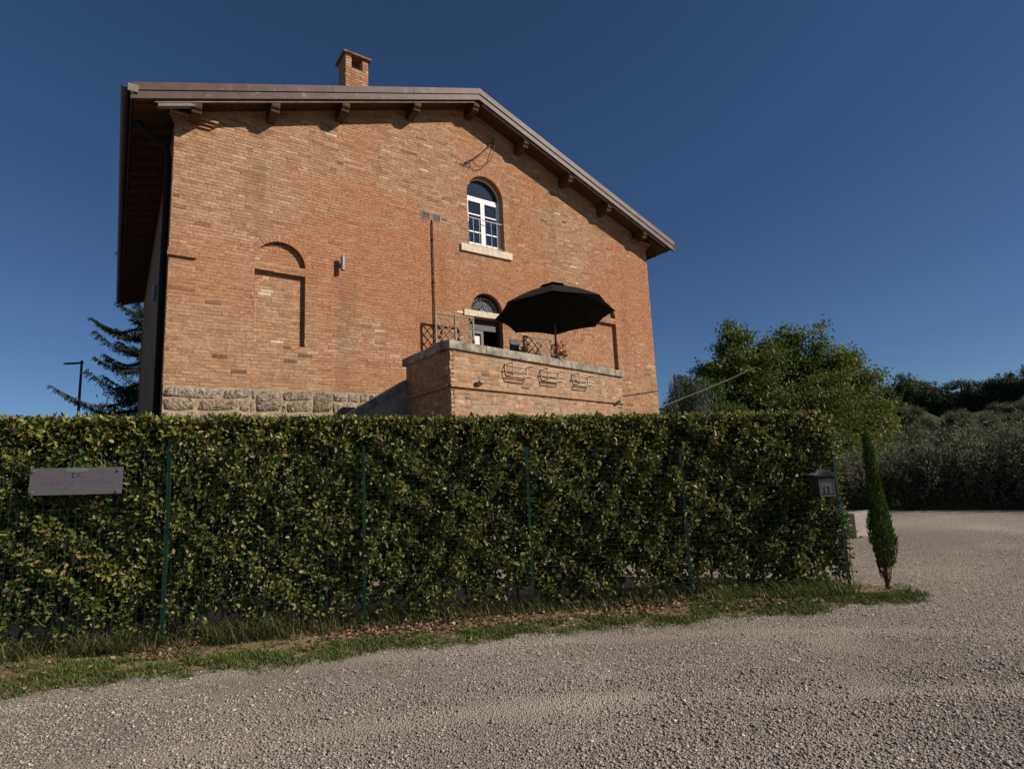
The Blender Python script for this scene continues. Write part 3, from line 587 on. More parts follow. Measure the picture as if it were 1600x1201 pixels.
# stair down to the left with a sloping parapet
st = thing('stair', 'outside stair with sloping stone capped parapet going down left of the terrace', 'stair', HW(4.88, 0), YAW)
ns_ = 1.25; sl_ = .60
pr = [(0, 0), (0, 3.36), (-4.6, 3.36-4.6*sl_), (-4.6, 0)]; B().prism(pr, 'y', -ns_, -ns_+.24).build('parapet', M['mortar_pale'], st)
cp = [(.0, 3.36), (.0, 3.52), (-4.65, 3.52-4.65*sl_), (-4.65, 3.36-4.65*sl_)]; B().prism(cp, 'y', -ns_-.04, -ns_+.28).build('parapet_cap', M['coping'], st)
for k in range(15): B().box((-.3*(k+1), -ns_+.245, 0), (-.3*k, -.03, 3.0-.18*(k+1))).build('step', M['coping'], st)
# flood lights on the string course
for s, hh, lb in ((.62, 3.21, 'small floodlight on the terrace wall ledge near its left corner'), (5.49, 3.14, 'small floodlight on the terrace wall ledge near its right end')):
    t = thing('floodlight', lb, 'floodlight', P0+TD*s+Vector((0, 0, hh)), TY, 'floodlights on the terrace wall')
    B().box((-.02, -.05, -.02), (.02, 0, .02)).build('arm', M['black'], t); o = B().box((-.085, -.05, -.05), (.085, .0, .05)).build('housing', mat('flood_grey', (.30, .29, .27), .5, .4), t, bevel=.006); o.location = (.03, -.09, .02); o.rotation_euler = (R(62), 0, R(20))
    o2 = B().box((-.065, -.053, -.035), (.065, -.0505, .035)).build('glass', M['glass'], t); o2.location = o.location; o2.rotation_euler = o.rotation_euler
# three wire flower-box holders
for s, w_, sc, lb in ((1.78, .66, 1, 'leftmost wire flower box holder hung on the terrace wall'), (2.88, .62, .92, 'middle wire flower box holder hung on the terrace wall'), (4.02, .62, .95, 'rightmost wire flower box holder on the terrace wall')):
    t = thing('wire_planter', lb, 'planter holder', P0+TD*s+Vector((0, 0, 3.66)), TY, 'wire flower box holders')
    h_, d_ = w_/2, .22*sc; rr = .013
    q = B()
    q.tube([(-h_, -.01, .0), (-h_, -d_, -.0), (h_, -d_, -.0), (h_, -.01, .0), (-h_, -.01, .0)], rr, 5, False); q.build('rim', M['wire'], t)
    q = B(); q.tube([(-h_*.85, -.02, -.22), (-h_*.85, -d_*.85, -.22), (h_*.85, -d_*.85, -.22), (h_*.85, -.02, -.22), (-h_*.85, -.02, -.22)], rr, 5, False)
    q.tube([(-h_*.92, -d_*.92, -.14), (h_*.92, -d_*.92, -.14)], rr*.8, 5); q.build('base_ring', M['wire'], t)
    for sx in (-1, 1): B().tube([(sx*h_, -d_, 0), (sx*h_*.85, -d_*.85, -.22)], rr*.8, 5).build('bar', M['wire'], t)
    for sx in (-1, 1): B().tube([(sx*h_, -.01, .03), (sx*h_, -.012, -.15), (sx*h_*.85, -.02, -.22)], rr, 5).build('wall_hook', M['wire'], t)
# trellis panels
def trellis(u0, u1, n, h0, h1, lb, grp='diamond trellis panels on the terrace'):
    t = thing('trellis', lb, 'trellis', HW((u0+u1)/2, n, h0), YAW, grp); w_ = u1-u0; H_ = h1-h0; a = w_/2
    for sx in (-1, 1): B().box((sx*a-.02, -.02, 0), (sx*a+.02, .02, H_)).build('post', M['trellis'], t)
    for z in (.04, H_-.02): B().box((-a+.02, -.018, z-.02), (a-.02, .018, z+.02)).build('rail', M['trellis'], t)
    for sg in (-1, 1):
        c = -a-H_
        while c < a+H_:                                       # diagonal slats clipped to the frame
            za, zb = .05, H_-.03; xa, xb = (c, c+(zb-za)*.9) if sg > 0 else (-c, -c-(zb-za)*.9); c += .20
            pts = []
            for (x, z) in ((xa, za), (xb, zb)):
                x_ = min(max(x, -a), a); z_ = za+(x_-xa)/((xb-xa) or 1)*(zb-za); pts.append((x_, z_))
            if abs(pts[0][0]-pts[1][0]) < .04: continue
            B().bar((pts[0][0], sg*.006, pts[0][1]), (pts[1][0], sg*.006, pts[1][1]), .021, .012, (0, 1, 0)).build('slat', M['trellis'], t)
trellis(6.10, 6.625, .30, 3.0, 5.37, 'left trellis panel beside the pipe, left of the door')
trellis(6.63, 7.13, .305, 3.0, 5.36, 'trellis panel next to the door, right one of the left pair')
trellis(8.45, 9.36, .6, 3.0, 4.96, 'trellis panel under the parasol, right of the door')
# plants and bits behind the parapet
def leaf_ball(P, rad, n, ln, wd, m, name, parent, tl=(0, 1), sh=1):
    d = unit(rnd(n, 3)); p = np.array(P)+d*rad*(rnd(n)**.4)[:, None]
    return link(name, leaf_mesh(name, p, d+rnd(n, 3)*.6+np.array([0, 0, .4]), rnd(n, 3)+np.array([0, -.5, 1]), ln*(.7+.6*rnd(n)), wd*(.7+.6*rnd(n)), m, tl[0]+(tl[1]-tl[0])*rnd(n), sh), parent)
t = thing('potted_plant', 'bushy potted plant behind the trellis under the parasol', 'potted plant', HW(8.62, .32, 3.0), YAW)
B().lathe([(.14, 0), (.20, .36), (.215, .38), (.215, .42), (.19, .42)], 16).build('pot', M['terracotta'], t, smooth=True)
leaf_ball((0, 0, 1.1), np.array([.32, .2, .75]), 900, .10, .045, M['shrub'], 'foliage', t)
t = thing('flower_basket', 'red flowers hanging beside the parasol pole on the terrace', 'flowers', HW(9.60, .60, 4.28), YAW)
B().lathe([(.06, 0), (.12, .18), (.12, .2)], 12).build('basket', M['wire'], t); leaf_ball((0, 0, .3), np.array([.20, .14, .18]), 150, .08, .04, M['shrub'], 'foliage', t); leaf_ball((0, -.02, .38), np.array([.21, .16, .28]), 110, .07, .06, M['red'], 'petals', t)
t = thing('stand_rod', 'thin stake carrying the red flowers', 'stake', HW(9.60, .60, 3.0), YAW); B().tube([(0, 0, 0), (0, 0, 1.28)], .012, 6).build('rod', M['iron'], t)
t = thing('menu_board', 'grey menu board leaning beside the doorway under the parasol', 'menu board', HW(8.37, .32, 3.0), YAW)
o = B().box((-.13, -.015, .5), (.08, .015, 1.86)).build('board', mat('slate', (.12, .13, .15), .7, .2), t); B().box((-.16, -.02, .47), (-.13, .02, 1.89)).box((.08, -.02, .47), (.11, .02, 1.89)).box((-.13, -.02, 1.86), (.08, .02, 1.89)).build('frame', M['door'], t)
for sx in (-1, 1): B().box((sx*.12-.04, -.01, 0), (sx*.12-.01, .02, .47)).build('leg', M['door'], t)
t = thing('blue_bag', 'blue cloth bag hung behind the right trellis', 'bag', HW(9.02, .42, 4.12), YAW); B().lathe([(.02, 0), (.11, .03), (.13, .2), (.10, .42), (.03, .48)], 12).build('cloth', M['bag'], t, smooth=True); B().tube([(-.04, 0, .46), (0, 0, .62), (.04, 0, .46)], .008, 5).build('strap', M['bag'], t)
# parasol
pb_ = HW(8.38, 1.95, 3.0)
um = thing('parasol', 'open black octagonal parasol on the terrace', 'parasol', pb_, 0)
RR, ZR, ZP = 1.43, 2.14, 2.92; tilt = Matrix.Translation((0, 0, 2.4)) @ Matrix.Rotation(R(-6), 4, 'X') @ Matrix.Translation((0, 0, -2.4))
ph = math.atan2(-pb_.y, -pb_.x)
top = [Vector((RR*math.cos(ph+k*math.pi/4), RR*math.sin(ph+k*math.pi/4), ZR)) for k in range(8)]; apex = Vector((0, 0, ZP))
cv = []; cf = []; nr = 6; na = 32
for i in range(nr+1):
    tt = i/nr
    for k in range(na):
        q = k/4; a, b = top[int(q) % 8], top[(int(q)+1) % 8]; fr = q-int(q); e = a.lerp(b, fr); dip = math.sin(math.pi*fr)
        p = apex.lerp(e, tt); p = Vector((p.x*(1-.035*dip*tt), p.y*(1-.035*dip*tt), p.z-.05*dip*tt*(1-tt)*2+.10*math.sin(math.pi*tt)*.6+.02*dip*tt)); cv.append(tilt @ p)
for i in range(nr):
    for k in range(na): cf.append((i*na+k, (i+1)*na+k, (i+1)*na+(k+1) % na, i*na+(k+1) % na))
can = B().add(cv, cf, .5).build('canopy', M['canopy'], um); md = can.modifiers.new('thickness', 'SOLIDIFY'); md.thickness = .006
hub = tilt @ Vector((0, 0, ZP-.12)); run = tilt @ Vector((0, 0, 1.98))
for k in range(8):
    e = tilt @ (top[k]*1.0+Vector((0, 0, -.02))); mid = hub.lerp(e, .5); mid.z += .015
    rb = B().tube([hub, hub.lerp(e, .5)-Vector((0, 0, .02)), e], .012, 5).build('rib', M['black'], um); B().tube([run, hub.lerp(e, .5)-Vector((0, 0, .03))], .010, 5).build('strut', M['black'], rb)
B().tube([(0, 0, 0), (0, 0, 1.9), tilt @ Vector((0, 0, ZP+.02))], .026, 10).build('pole', mat('pole_grey', (.07, .065, .062), .4, .5, metal=.5), um, smooth=True)
B().lathe([(.045, -.06), (.055, 0), (.045, .06)], 12, run).build('runner', M['black'], um); B().lathe([(.02, 0), (.05, .03), (.02, .07)], 10, tilt @ Vector((0, 0, ZP))).build('finial', M['black'], um)
B().lathe([(.30, 0), (.30, .06), (.06, .10), (.05, .32), (.035, .34)], 20).build('base', M['black'], um)
vent = B(); vr = .34; vent.add([tilt @ Vector((0, 0, ZP+.05))]+[tilt @ Vector((vr*math.cos(ph+k*math.pi/4), vr*math.sin(ph+k*math.pi/4), ZP-.09)) for k in range(8)], [(0, k+1, (k+1) % 8+1) for k in range(8)], .5); vent.build('vent_flap', M['canopy'], um)

# ------------------------------------------------------------------ hedge
hedge = thing('hedge', 'long dense clipped evergreen hedge behind the green wire fence', 'hedge', (0, 6.4, 0))
HO = np.array([0, 6.4, 0])
HX0, HX1 = -9.5, 3.84
htop = lambda x: np.interp(x, [-9.5, -5.2, -.7, 3.8], [2.42, 2.34, 2.20, 2.10])
nf_ = 46000
def hedge_leaves(n, face):
    x = HX0+(HX1-HX0)*rnd(n); t = rnd(n)
    if face == 'front':
        z = .10+(htop(x)-.10)*t; dep = np.abs(RNG.normal(0, .11, n)); cl = snoise(x*2.6, z*2.6, 0, 1); y = fy(x)+.06+.075*cl+dep-.05*snoise(x*7, z*7)
        y += np.where(z > htop(x)-.15, (z-htop(x)+.15)*.6, 0)
        gap = snoise(x*1.5, z*1.5, 0, 5)*.5+snoise(x*5, z*5, 0, 9)*.5
        low = np.clip((z-.1)/.4, 0, 1); keep = rnd(n) < np.clip(1.05*low**.8+.35+.9*gap*(.4+.6*(1-low)), .02 if face else 0, 1)*np.clip(.62+1.3*snoise(x*6, z*6, 0, 2)+.5*snoise(x*14, z*13, 0, 6), .06, 1)
        keep &= (z > .26+.3*snoise(x*1.3, 0, 0, 4)) | (rnd(n) < .5)
        nr_ = np.array([.65, -.95, .65])
    elif face == 'top':
        y = fy(x)+.1+.85*t; z = htop(x)-np.abs(RNG.normal(0, .05, n))+.03*snoise(x*3, y*3)+.02*snoise(x*9, y*8); keep = np.ones(n, bool); nr_ = np.array([.1, -.25, 1])
    elif face == 'back':
        z = .12+(htop(x)-.12)*t; y = fy(x)+.3+.65*rnd(n); gap = snoise(x*1.5, z*1.5, 0, 5)*.5+snoise(x*5, z*5, 0, 9)*.5
        keep = rnd(n) < np.clip(np.clip((z-.15)/.35, 0, 1)+.15+1.1*gap*(z < .6), 0, 1); nr_ = np.array([0, .8, .5])
    else:
        x = HX1-.02+.05*rnd(n, 1)[:, 0]; z = .12+(2.08-.12)*t; y = 6.85+.8*rnd(n); keep = rnd(n) < np.clip((z-.05)/.4, .15, 1); nr_ = np.array([1, -.4, .5])
    P = np.stack([x, y, z], 1)[keep]; m_ = len(P)
    ax = nr_*.5+rnd(m_, 3)*.75+np.array([0, 0, .15]); nn = nr_*.8+rnd(m_, 3)*.6
    big = {'front': 1.08, 'top': 1.05, 'back': 1.7}.get(face, 1); ln = (.039+.030*rnd(m_)**1.6)*big
    tn = np.clip(.42+.24*RNG.normal(size=m_)+.22*(snoise(P[:, 0]*1.1, P[:, 2]*1.4, 0, 7))*.5+.06*(face == 'top'), 0, .9); br = rnd(m_) < (.045 if face != 'back' else .01); tn[br] = .945+.055*rnd(br.sum())
    return P-HO, ax, nn, ln, ln*(.46+.1*rnd(m_)), tn
parts = [hedge_leaves(160000, 'front'), hedge_leaves(30000, 'top'), hedge_leaves(80000, 'back'), hedge_leaves(5000, 'end')]
P, ax, nn, ln, wd, tn = [np.concatenate([p[i] for p in parts]) for i in range(6)]
dist = np.linalg.norm(P+HO-np.array([0, 0, 1.6]), axis=1)
inview = (P[:, 0]/(P[:, 1]+6.4) > -.90) & (P[:, 1]+6.4 < fy(P[:, 0])+.10) & (P[:, 2] > .5)
near = np.argsort(np.where(inview, dist-ln*20, 1e6))[:300]
LV = []
for i in range(12):
    T = L8*np.array([.48, 1, 1]); T = T+RNG.normal(size=T.shape)*.015; LV.append(np_mesh('leaf', T, F8, M['leaf'], np.full(8, [.3, .4, .5, .6, .35, .45, .55, .7, .25, .5, .8, .96][i]), True))
for i in near:                                                # the leaves nearest the camera are objects of their own
    y_ = Vector(ax[i]).normalized(); x_ = y_.cross(Vector(nn[i])).normalized(); z_ = x_.cross(y_); o = link('leaf', LV[int(RNG.integers(12))], hedge)
    o.matrix_local = Matrix.Translation(P[i]) @ Matrix((x_, y_, z_)).transposed().to_4x4() @ Matrix.Scale(ln[i], 4)
msk = np.ones(len(P), bool); msk[near] = False
tag(link('foliage', leaf_mesh('foliage', P[msk], ax[msk], nn[msk], ln[msk], wd[msk], M['leaf'], tn[msk], 2), hedge), kind='stuff')
for k in range(150):                                          # young shoots standing above the clipped top
    x = random.uniform(-6.5, HX1-.05); y = float(fy(x))+random.uniform(.08, .6)-6.4; z = float(htop(x)); l_ = random.uniform(.01, .07); d = Vector((random.gauss(0, .3), random.gauss(0, .3), 1)).normalized(); n_ = int(4+l_*50)
    q = np.array([[x+d.x*l_*i/n_, y+d.y*l_*i/n_, z-.03+(l_+.03)*i/n_] for i in range(n_)]); aa = rnd(n_, 3)*.6+np.array([0, 0, .8]); parts_ = (q, aa, rnd(n_, 3)+np.array([0, -.4, .4]), .05+.02*rnd(n_), .022+.008*rnd(n_), np.clip(.5+.2*RNG.normal(size=n_), 0, .9))
    SH = parts_ if k == 0 else tuple(np.concatenate([a, b]) for a, b in zip(SH, parts_))
tag(link('shoots', leaf_mesh('shoots', SH[0], SH[1], SH[2], SH[3], SH[4], M['leaf'], SH[5]), hedge), kind='stuff')
for k in range(46):
    x = HX0+.2+k*.29+random.uniform(-.06, .06)
    if x > HX1: break
    y = float(fy(x))+random.uniform(.2, .5)-6.4; b = B(); hh = random.uniform(1.2, 1.8); pts = [(x+random.uniform(-.05, .05)*q, y+random.uniform(-.05, .05), hh*q/5) for q in range(6)]
    b.tube(pts, [.017, .015, .012, .010, .008, .004], 6)
    for q in range(7):
        z = random.uniform(.12, hh*.8); a = random.uniform(0, 6.28); l_ = random.uniform(.2, .45); b.tube([(x, y, z), (x+.5*l_*math.cos(a), y+.4*l_*math.sin(a), z+.2*l_), (x+l_*math.cos(a), y+l_*.6*math.sin(a), z+.55*l_)], [.006, .0045, .002], 4)
    b.build('stem', M['twig'], hedge)

# ------------------------------------------------------------------ wire fence
fence = thing('wire_fence', 'green welded wire fence with steel posts in front of the hedge', 'fence', (0, 6.4, 0))
ftop = lambda x: float(np.interp(x, [-9, -3.6, 1.9, 3.8], [2.08, 1.99, 1.73, 1.70]))
wm = B(); x = -9.0
yl = lambda x: float(fy(x))-6.4
while x < 3.8: wm.tube([(x, yl(x)+.006*math.sin(x*9), .03), (x, yl(x)-.008*math.sin(x*5), ftop(x))], .0014, 3, False); x += .075
zz = 0.04
k = 0
while k < 27:
    pts = [(x, yl(x)-.004*math.sin(x*3+k), (.04+(ftop(x)-.04)*k/26)+.006*math.sin(x*4.3+k*1.3)) for x in np.linspace(-9, 3.8, 40)]; wm.tube(pts, .0015, 4, False); k += 1
tag(wm.build('wire_mesh', M['post'], fence), kind='stuff')
for x in (-9.0, -7.3, -5.5, -3.60, -1.66, .13, 1.95, 3.80):
    b = B(); y = yl(x)-.012; z1 = ftop(x)+.03
    y += .06; b.box((x-.016, y-.022, 0), (x+.016, y-.017, z1)).box((x-.003, y-.017, 0), (x+.003, y+.018, z1-.001)); pp = b.build('post', M['post'], fence)
    for z in (.35, .8, 1.25, z1-.1): B().box((x-.024, y-.024, z-.006), (x+.024, y-.014, z+.006)).build('clip', M['post'], pp)
B().bar((3.76, yl(3.8)+.03, 1.30), (3.36, yl(3.4)+.22, .0), .035, .035).build('strut', M['post'], fence)

# ------------------------------------------------------------------ sign and mailbox
sgn = thing('plaque', 'grey metal name plaque with four fixing bolts on the fence', 'sign', (-4.385, float(fy(-4.385))-.085, 1.675), math.atan2(.1, .84))
sgn.rotation_euler = (0, R(1.3), math.atan2(.1, .84))
pw, phh = .855, .265
B().box((-pw/2, -.003, -phh/2), (pw/2, .003, phh/2)).build('plate', M['sign'], sgn)
for sx in (-1, 1):
    for sz in (-1, 1):
        bo = B(); bo.tube([(sx*(pw/2-.035), -.012, sz*(phh/2-.03)), (sx*(pw/2-.035), .06, sz*(phh/2-.03))], .008, 8); bo.tube([(sx*(pw/2-.035), -.016, sz*(phh/2-.03)), (sx*(pw/2-.035), -.0035, sz*(phh/2-.03))], .012, 10); bo.build('bolt', M['grey_metal'], sgn)
lg = B()                                                      # small tree emblem: flat-topped crown, bent trunk
for cx, cz, rx, rz in ((-.03, .107, .05, .014), (.02, .110, .055, .014), (.05, .098, .03, .012), (-.055, .096, .022, .009), (0, .098, .05, .012)):
    lg.prism([(cx*1.3+rx*1.3*math.cos(a), cz+.002+rz*1.25*math.sin(a)) for a in np.linspace(0, 6.28, 13)[:-1]], 'y', -.0055-abs(cx)*.001-cz*.002, -.0031)
lg.build('emblem_crown', M['sign_green'], sgn)
lt = B(); lt.tube([(-.018, -.0045, .035), (-.026, -.0045, .055), (-.022, -.0045, .072), (-.004, -.0045, .088)], [.006, .005, .004, .003], 5); lt.tube([(-.024, -.0045, .068), (-.042, -.0045, .086)], .003, 5)
lt.tube([(.036, -.0045, .050), (.018, -.0045, .046), (.010, -.0045, .058), (.016, -.0045, .072), (.034, -.0045, .080)], .003, 5); lt.tube([(.012, -.0045, .062), (.030, -.0045, .064)], .0025, 5); lt.build('emblem_trunk', M['sign_dark'], sgn)
def text(s, size, x, z, m, sh, name, wdt=1.):
    cu = bpy.data.curves.new(name, 'FONT'); cu.body = s; cu.size = size; cu.shear = sh; cu.align_x = 'CENTER'; cu.extrude = .0006; cu.space_character = wdt; cu.materials.append(m)
    tmp = bpy.data.objects.new('tmp', cu); me = bpy.data.meshes.new_from_object(tmp); bpy.data.objects.remove(tmp); me.materials.clear(); me.materials.append(m); me.name = name
    o = link(name, me, sgn); o.location = (x, -.0042, z); o.rotation_euler = (R(90), 0, 0); return o
text("l'Olivo di Toscana", .104, -.005, -.028, M['purple'], .45, 'name_lettering', .94); text('RISTORANTE', .040, -.01, -.083, M['sign_green'], 0, 'small_lettering', 1.15)
mx_, my_ = 3.52, float(fy(3.55))-.05
mlb = thing('mailbox', 'dark iron mailbox with a little scalloped roof on the fence', 'mailbox', (mx_, my_-.09, 1.14), .10)
bw, bh_, bd = .085, .225, .085
B().box((-bw, -bd, 0), (bw, bd, bh_)).build('box_body', M['mailbox'], mlb, bevel=.004)
B().box((-bw-.012, -bd-.012, -.015), (bw+.012, bd+.01, .0)).build('base_plate', M['mailbox'], mlb, bevel=.003)
for sx in (-1, 1): B().box((sx*bw-.008, -bd-.008, 0), (sx*bw+.008, -bd-.001, bh_)).build('edge_trim', M['mailbox'], mlb)
dd = B().box((-bw+.012, -bd-.005, .02), (bw-.012, -bd-.0005, .155)).build('mail_door', M['mailbox'], mlb)
am = B(); am.tube([(-.028, -bd-.008, .02), (-.028, -bd-.008, .085)]+[(.028*math.cos(a), -bd-.008, .085+.028*math.sin(a)) for a in np.linspace(math.pi, 0, 9)]+[(.028, -bd-.008, .02)], .005, 6); am.build('arch_relief', M['grey_metal'], mlb)
B().box((-bw+.015, -bd-.010, .165), (bw-.015, -bd-.001, .195)).build('slot_flap', M['mailbox'], mlb); B().lathe([(.006, 0), (.006, .012)], 10, (-bw+.03, -bd-.006, .09)).build('lock', M['grey_metal'], mlb)
rf = B(); e, zt, zb = .155, .30, .232; n = 11                 # hipped roof with a scalloped hem
ridge = [(-.03, 0, zt), (.03, 0, zt)]
for side in range(4):
    A = [(-e, -e+.03), (e, -e+.03), (e, e-.05), (-e, e-.05)]; a, b = A[side], A[(side+1) % 4]; top_ = {0: (ridge[0], ridge[1]), 1: (ridge[1], ridge[1]), 2: (ridge[1], ridge[0]), 3: (ridge[0], ridge[0])}[side]
    V = []; F = []
    for k in range(2*n+1):
        s = k/(2*n); bx, by = a[0]+(b[0]-a[0])*s, a[1]+(b[1]-a[1])*s; t0 = Vector(top_[0]).lerp(Vector(top_[1]), s); wv = (.006 if k % 2 else -.004)
        V += [(t0.x, t0.y, t0.z), (t0.x+(bx-t0.x)*.5, t0.y+(by-t0.y)*.5, (zt+zb)/2-.008+wv*.5), (bx, by, zb+wv), (bx*.98, by*.98, zb-.012+wv)]
    for k in range(2*n):
        for j in range(3): F.append((4*k+j, 4*k+j+1, 4*k+5+j, 4*k+4+j))
    rf.add(V, F)
rf.build('mail_roof', M['mailbox'], mlb); B().lathe([(.012, 0), (.016, .012), (.006, .03), (.001, .034)], 10, (0, 0, zt-.004)).build('finial', M['mailbox'], mlb)

# ------------------------------------------------------------------ grass, litter and small plants on the verge
def grass(n, xr, yfun, hmin, hmax, m, name, label, tn=(.0, 1.), dens=None):
    x = xr[0]+(xr[1]-xr[0])*rnd(n); y = yfun(x, rnd(n)); keep = np.ones(n, bool) if dens is None else rnd(n) < dens(x, y); x, y = x[keep], y[keep]; n = len(x)
    P = np.stack([x, y, vz(x, y)-.002], 1); h = hmin+(hmax-hmin)*rnd(n)**1.6; a = rnd(n)*6.28; lean = np.stack([np.cos(a), np.sin(a), np.zeros(n)], 1)
    ax = lean*(.25+.9*rnd(n))[:, None]+np.array([0, 0, 1]); wv = .0022+.0022*rnd(n); side = np.stack([-np.sin(a), np.cos(a), np.zeros(n)], 1)
    P2 = P+ax*h[:, None]*.55; P3 = P2+(ax+lean*.6-np.array([0, 0, .25]))*h[:, None]*.45
    V = np.stack([P-side*wv[:, None], P+side*wv[:, None], P2+side*wv[:, None]*.8, P2-side*wv[:, None]*.8, P3], 1).reshape(-1, 3)
    b = np.arange(n)[:, None]*5; F = np.concatenate([b+[0, 1, 2], b+[0, 2, 3], b+[3, 2, 4]], 1).reshape(-1, 3)
    o = link(name, np_mesh(name, V, F, m, np.repeat(np.clip(tn[0]+(tn[1]-tn[0])*rnd(n), 0, 1), 5))); tag(o, label, kind='stuff')
gd = lambda x, y: np.clip(.62+1.1*snoise(x*2.1, y*3.4, 0, 6)+.5*snoise(x*6, y*7, 0, 1), .06, 1)*np.clip(np.where((x < -3.0) | (x > 1.6), 1, .0)+(.48-(y-gy(x))/(fy(np.minimum(x, 3.8))-gy(x)))*4, .08, 1)
grass(230000, (-7, 4.55), lambda x, t: gy(x)-.05+.09*RNG.normal(size=len(x))+(fy(np.minimum(x, 3.8))+.12-gy(x))*t, .010, .055, M['grass'], 'grass', 'short green grass along the front of the verge', (0, .8), gd)
grass(17000, (-6.5, -1.9), lambda x, t: fy(x)-.25+.6*t, .04, .27, M['drygrass'], 'dry_grass', 'tall dry grass tangled in the foot of the fence on the left', (0, 1), lambda x, y: np.clip(.5+snoise(x*2.2, y*2, 0, 3), .05, 1))
grass(5500, (1.9, 3.8), lambda x, t: fy(x)-.2+.5*t, .05, .24, M['grass'], 'tall_grass', 'tall green grass at the fence foot below the mailbox', (.2, .7), lambda x, y: np.clip(.55+snoise(x*2.2, y*2, 0, 3), .1, 1))
grass(2600, (-2.3, 1.9), lambda x, t: fy(x)-.15+.4*t, .05, .2, M['drygrass'], 'weeds', 'thin weeds among dry leaves under the middle of the hedge', (0, .8))
n = 16000; x = -6+9.9*rnd(n); y = fy(x)-.50+.95*rnd(n)**.8; ok = (rnd(n) < np.clip(.5+.8*snoise(x*1.1, y, 0, 8)-.5*(x < -2.9), .04, 1)) & (y > gy(x)+.06); P = np.stack([x, y, vz(x, y)+.008+.02*rnd(n)], 1)[ok]; n = len(P)
tag(link('leaf_litter', leaf_mesh('leaf_litter', P, rnd(n, 3)*np.array([1, 1, .3]), np.array([0, 0, 1.])+rnd(n, 3)*.5, .028+.03*rnd(n), .016+.014*rnd(n), M['litter'], rnd(n), 2)), 'brown fallen leaves lying under the hedge', kind='stuff')
n = 500; x = -5+9.5*rnd(n); y = gy(x)-.05+.5*rnd(n)
tag(link('stray_leaves', leaf_mesh('stray_leaves', np.stack([x, y, vz(x, y)+.012+.02*rnd(n)], 1), rnd(n, 3)*np.array([1, 1, .2]), np.array([0, 0, 1.])+rnd(n, 3)*.4, .03+.02*rnd(n), .018+.01*rnd(n), M['litter'], rnd(n), 0)), 'stray fallen leaves on the grass', kind='stuff')
for x, y, lb in ((-1.72, 5.60, 'yellow dandelion flower, leftmost on the verge'), (-1.46, 5.78, 'yellow dandelion flower, second from the left on the verge'), (-1.40, 5.66, 'yellow dandelion flower, third from the left on the verge'), (-1.03, 5.74, 'yellow dandelion flower, rightmost on the verge')):
    t = thing('dandelion', lb, 'flower', (x, y, float(vz(x, y))), 0, 'yellow dandelions on the verge'); B().tube([(0, 0, 0), (.004, 0, .075)], .0025, 5).build('stalk', M['shrub'], t)
    n = 26; a = np.linspace(0, 6.28*3, n); d = np.stack([np.cos(a), np.sin(a), .25+.5*np.linspace(0, 1, n)], 1)
    link('petals', leaf_mesh('petals', np.tile([.004, 0, .075], (n, 1)), d, np.tile([0, 0, 1.], (n, 1))+rnd(n, 3)*.1, np.full(n, .02), np.full(n, .007), M['yellow'], rnd(n), 1), t)
o = link('fallen_leaf', leaf_mesh('fallen_leaf', np.array([[-4.02, 4.82, float(vz(-4.02, 4.82))+.02]]), np.array([[.6, -.1, .35]]), np.array([[-.3, -.8, 1.]]), np.array([.10]), np.array([.07]), foliage('pale_leaf', (.2, .28, .08), (.2, .28, .08), (.2, .28, .08)), np.array([.5]))); tag(o, 'single big pale green leaf at the left edge of the gravel', 'leaf')

# ------------------------------------------------------------------ trees and shrubs
def limb(b, p, d, l, r, seg=5, wob=.12, up=.08):
    pts = [Vector(p)]; d = Vector(d).normalized()
    for k in range(seg):
        d = (d+Vector((random.gauss(0, wob), random.gauss(0, wob), random.gauss(0, wob)+up))).normalized(); pts.append(pts[-1]+d*l/seg)
    b.tube(pts, [r*(1-.75*k/seg) for k in range(seg+1)], 6); return pts
def crown_mesh(name, blobs, ncl, per, ls, m, spread=.35, asp=.42, tl=(0, .85), droop=0., shape=1):
    """leaf clumps scattered through lobes (centre, radii)"""
    C = []
    if shape == 1 and spread < .4:
        sub = []
        for c, rd in blobs:
            sub.append((c, tuple(np.array(rd)*.62)))
            for q in range(13):
                d = RNG.normal(size=3); d[2] = d[2]*.8+.25; d /= np.linalg.norm(d); k = .20+.20*RNG.random(); sub.append((tuple(np.array(c)+d*np.array(rd)*(.62+.55*RNG.random()**1.4)), tuple(np.array(rd)*k)))
        blobs = sub
    wts = np.array([b[1][0]*b[1][1]*b[1][2] for b in blobs])**.55; wts = wts/wts.sum()
    idx = RNG.choice(len(blobs), ncl, p=wts)
    for i in idx:
        c, rd = blobs[i]; d = RNG.normal(size=3); d /= np.linalg.norm(d); C.append(np.array(c)+d*np.array(rd)*RNG.random()**.38)
    C = np.array(C); n = ncl*per; P = np.repeat(C, per, 0)+RNG.normal(size=(n, 3))*spread*np.array([1, 1, .55]); out = np.repeat(unit(C-C.mean(0)), per, 0)
    ax = out*.4+RNG.normal(size=(n, 3))*.7+np.array([0, 0, -droop]); nm = RNG.normal(size=(n, 3))*.6+np.array([0, 0, .8])
    ti = np.clip(np.repeat(tl[0]+(tl[1]-tl[0])*RNG.random(ncl), per)*.6+.4*(tl[0]+(tl[1]-tl[0])*RNG.random(n)), 0, 1)
    l_ = ls*(.6+.8*RNG.random(n)); return leaf_mesh(name, P, ax, nm, l_, l_*asp, m, ti, shape)
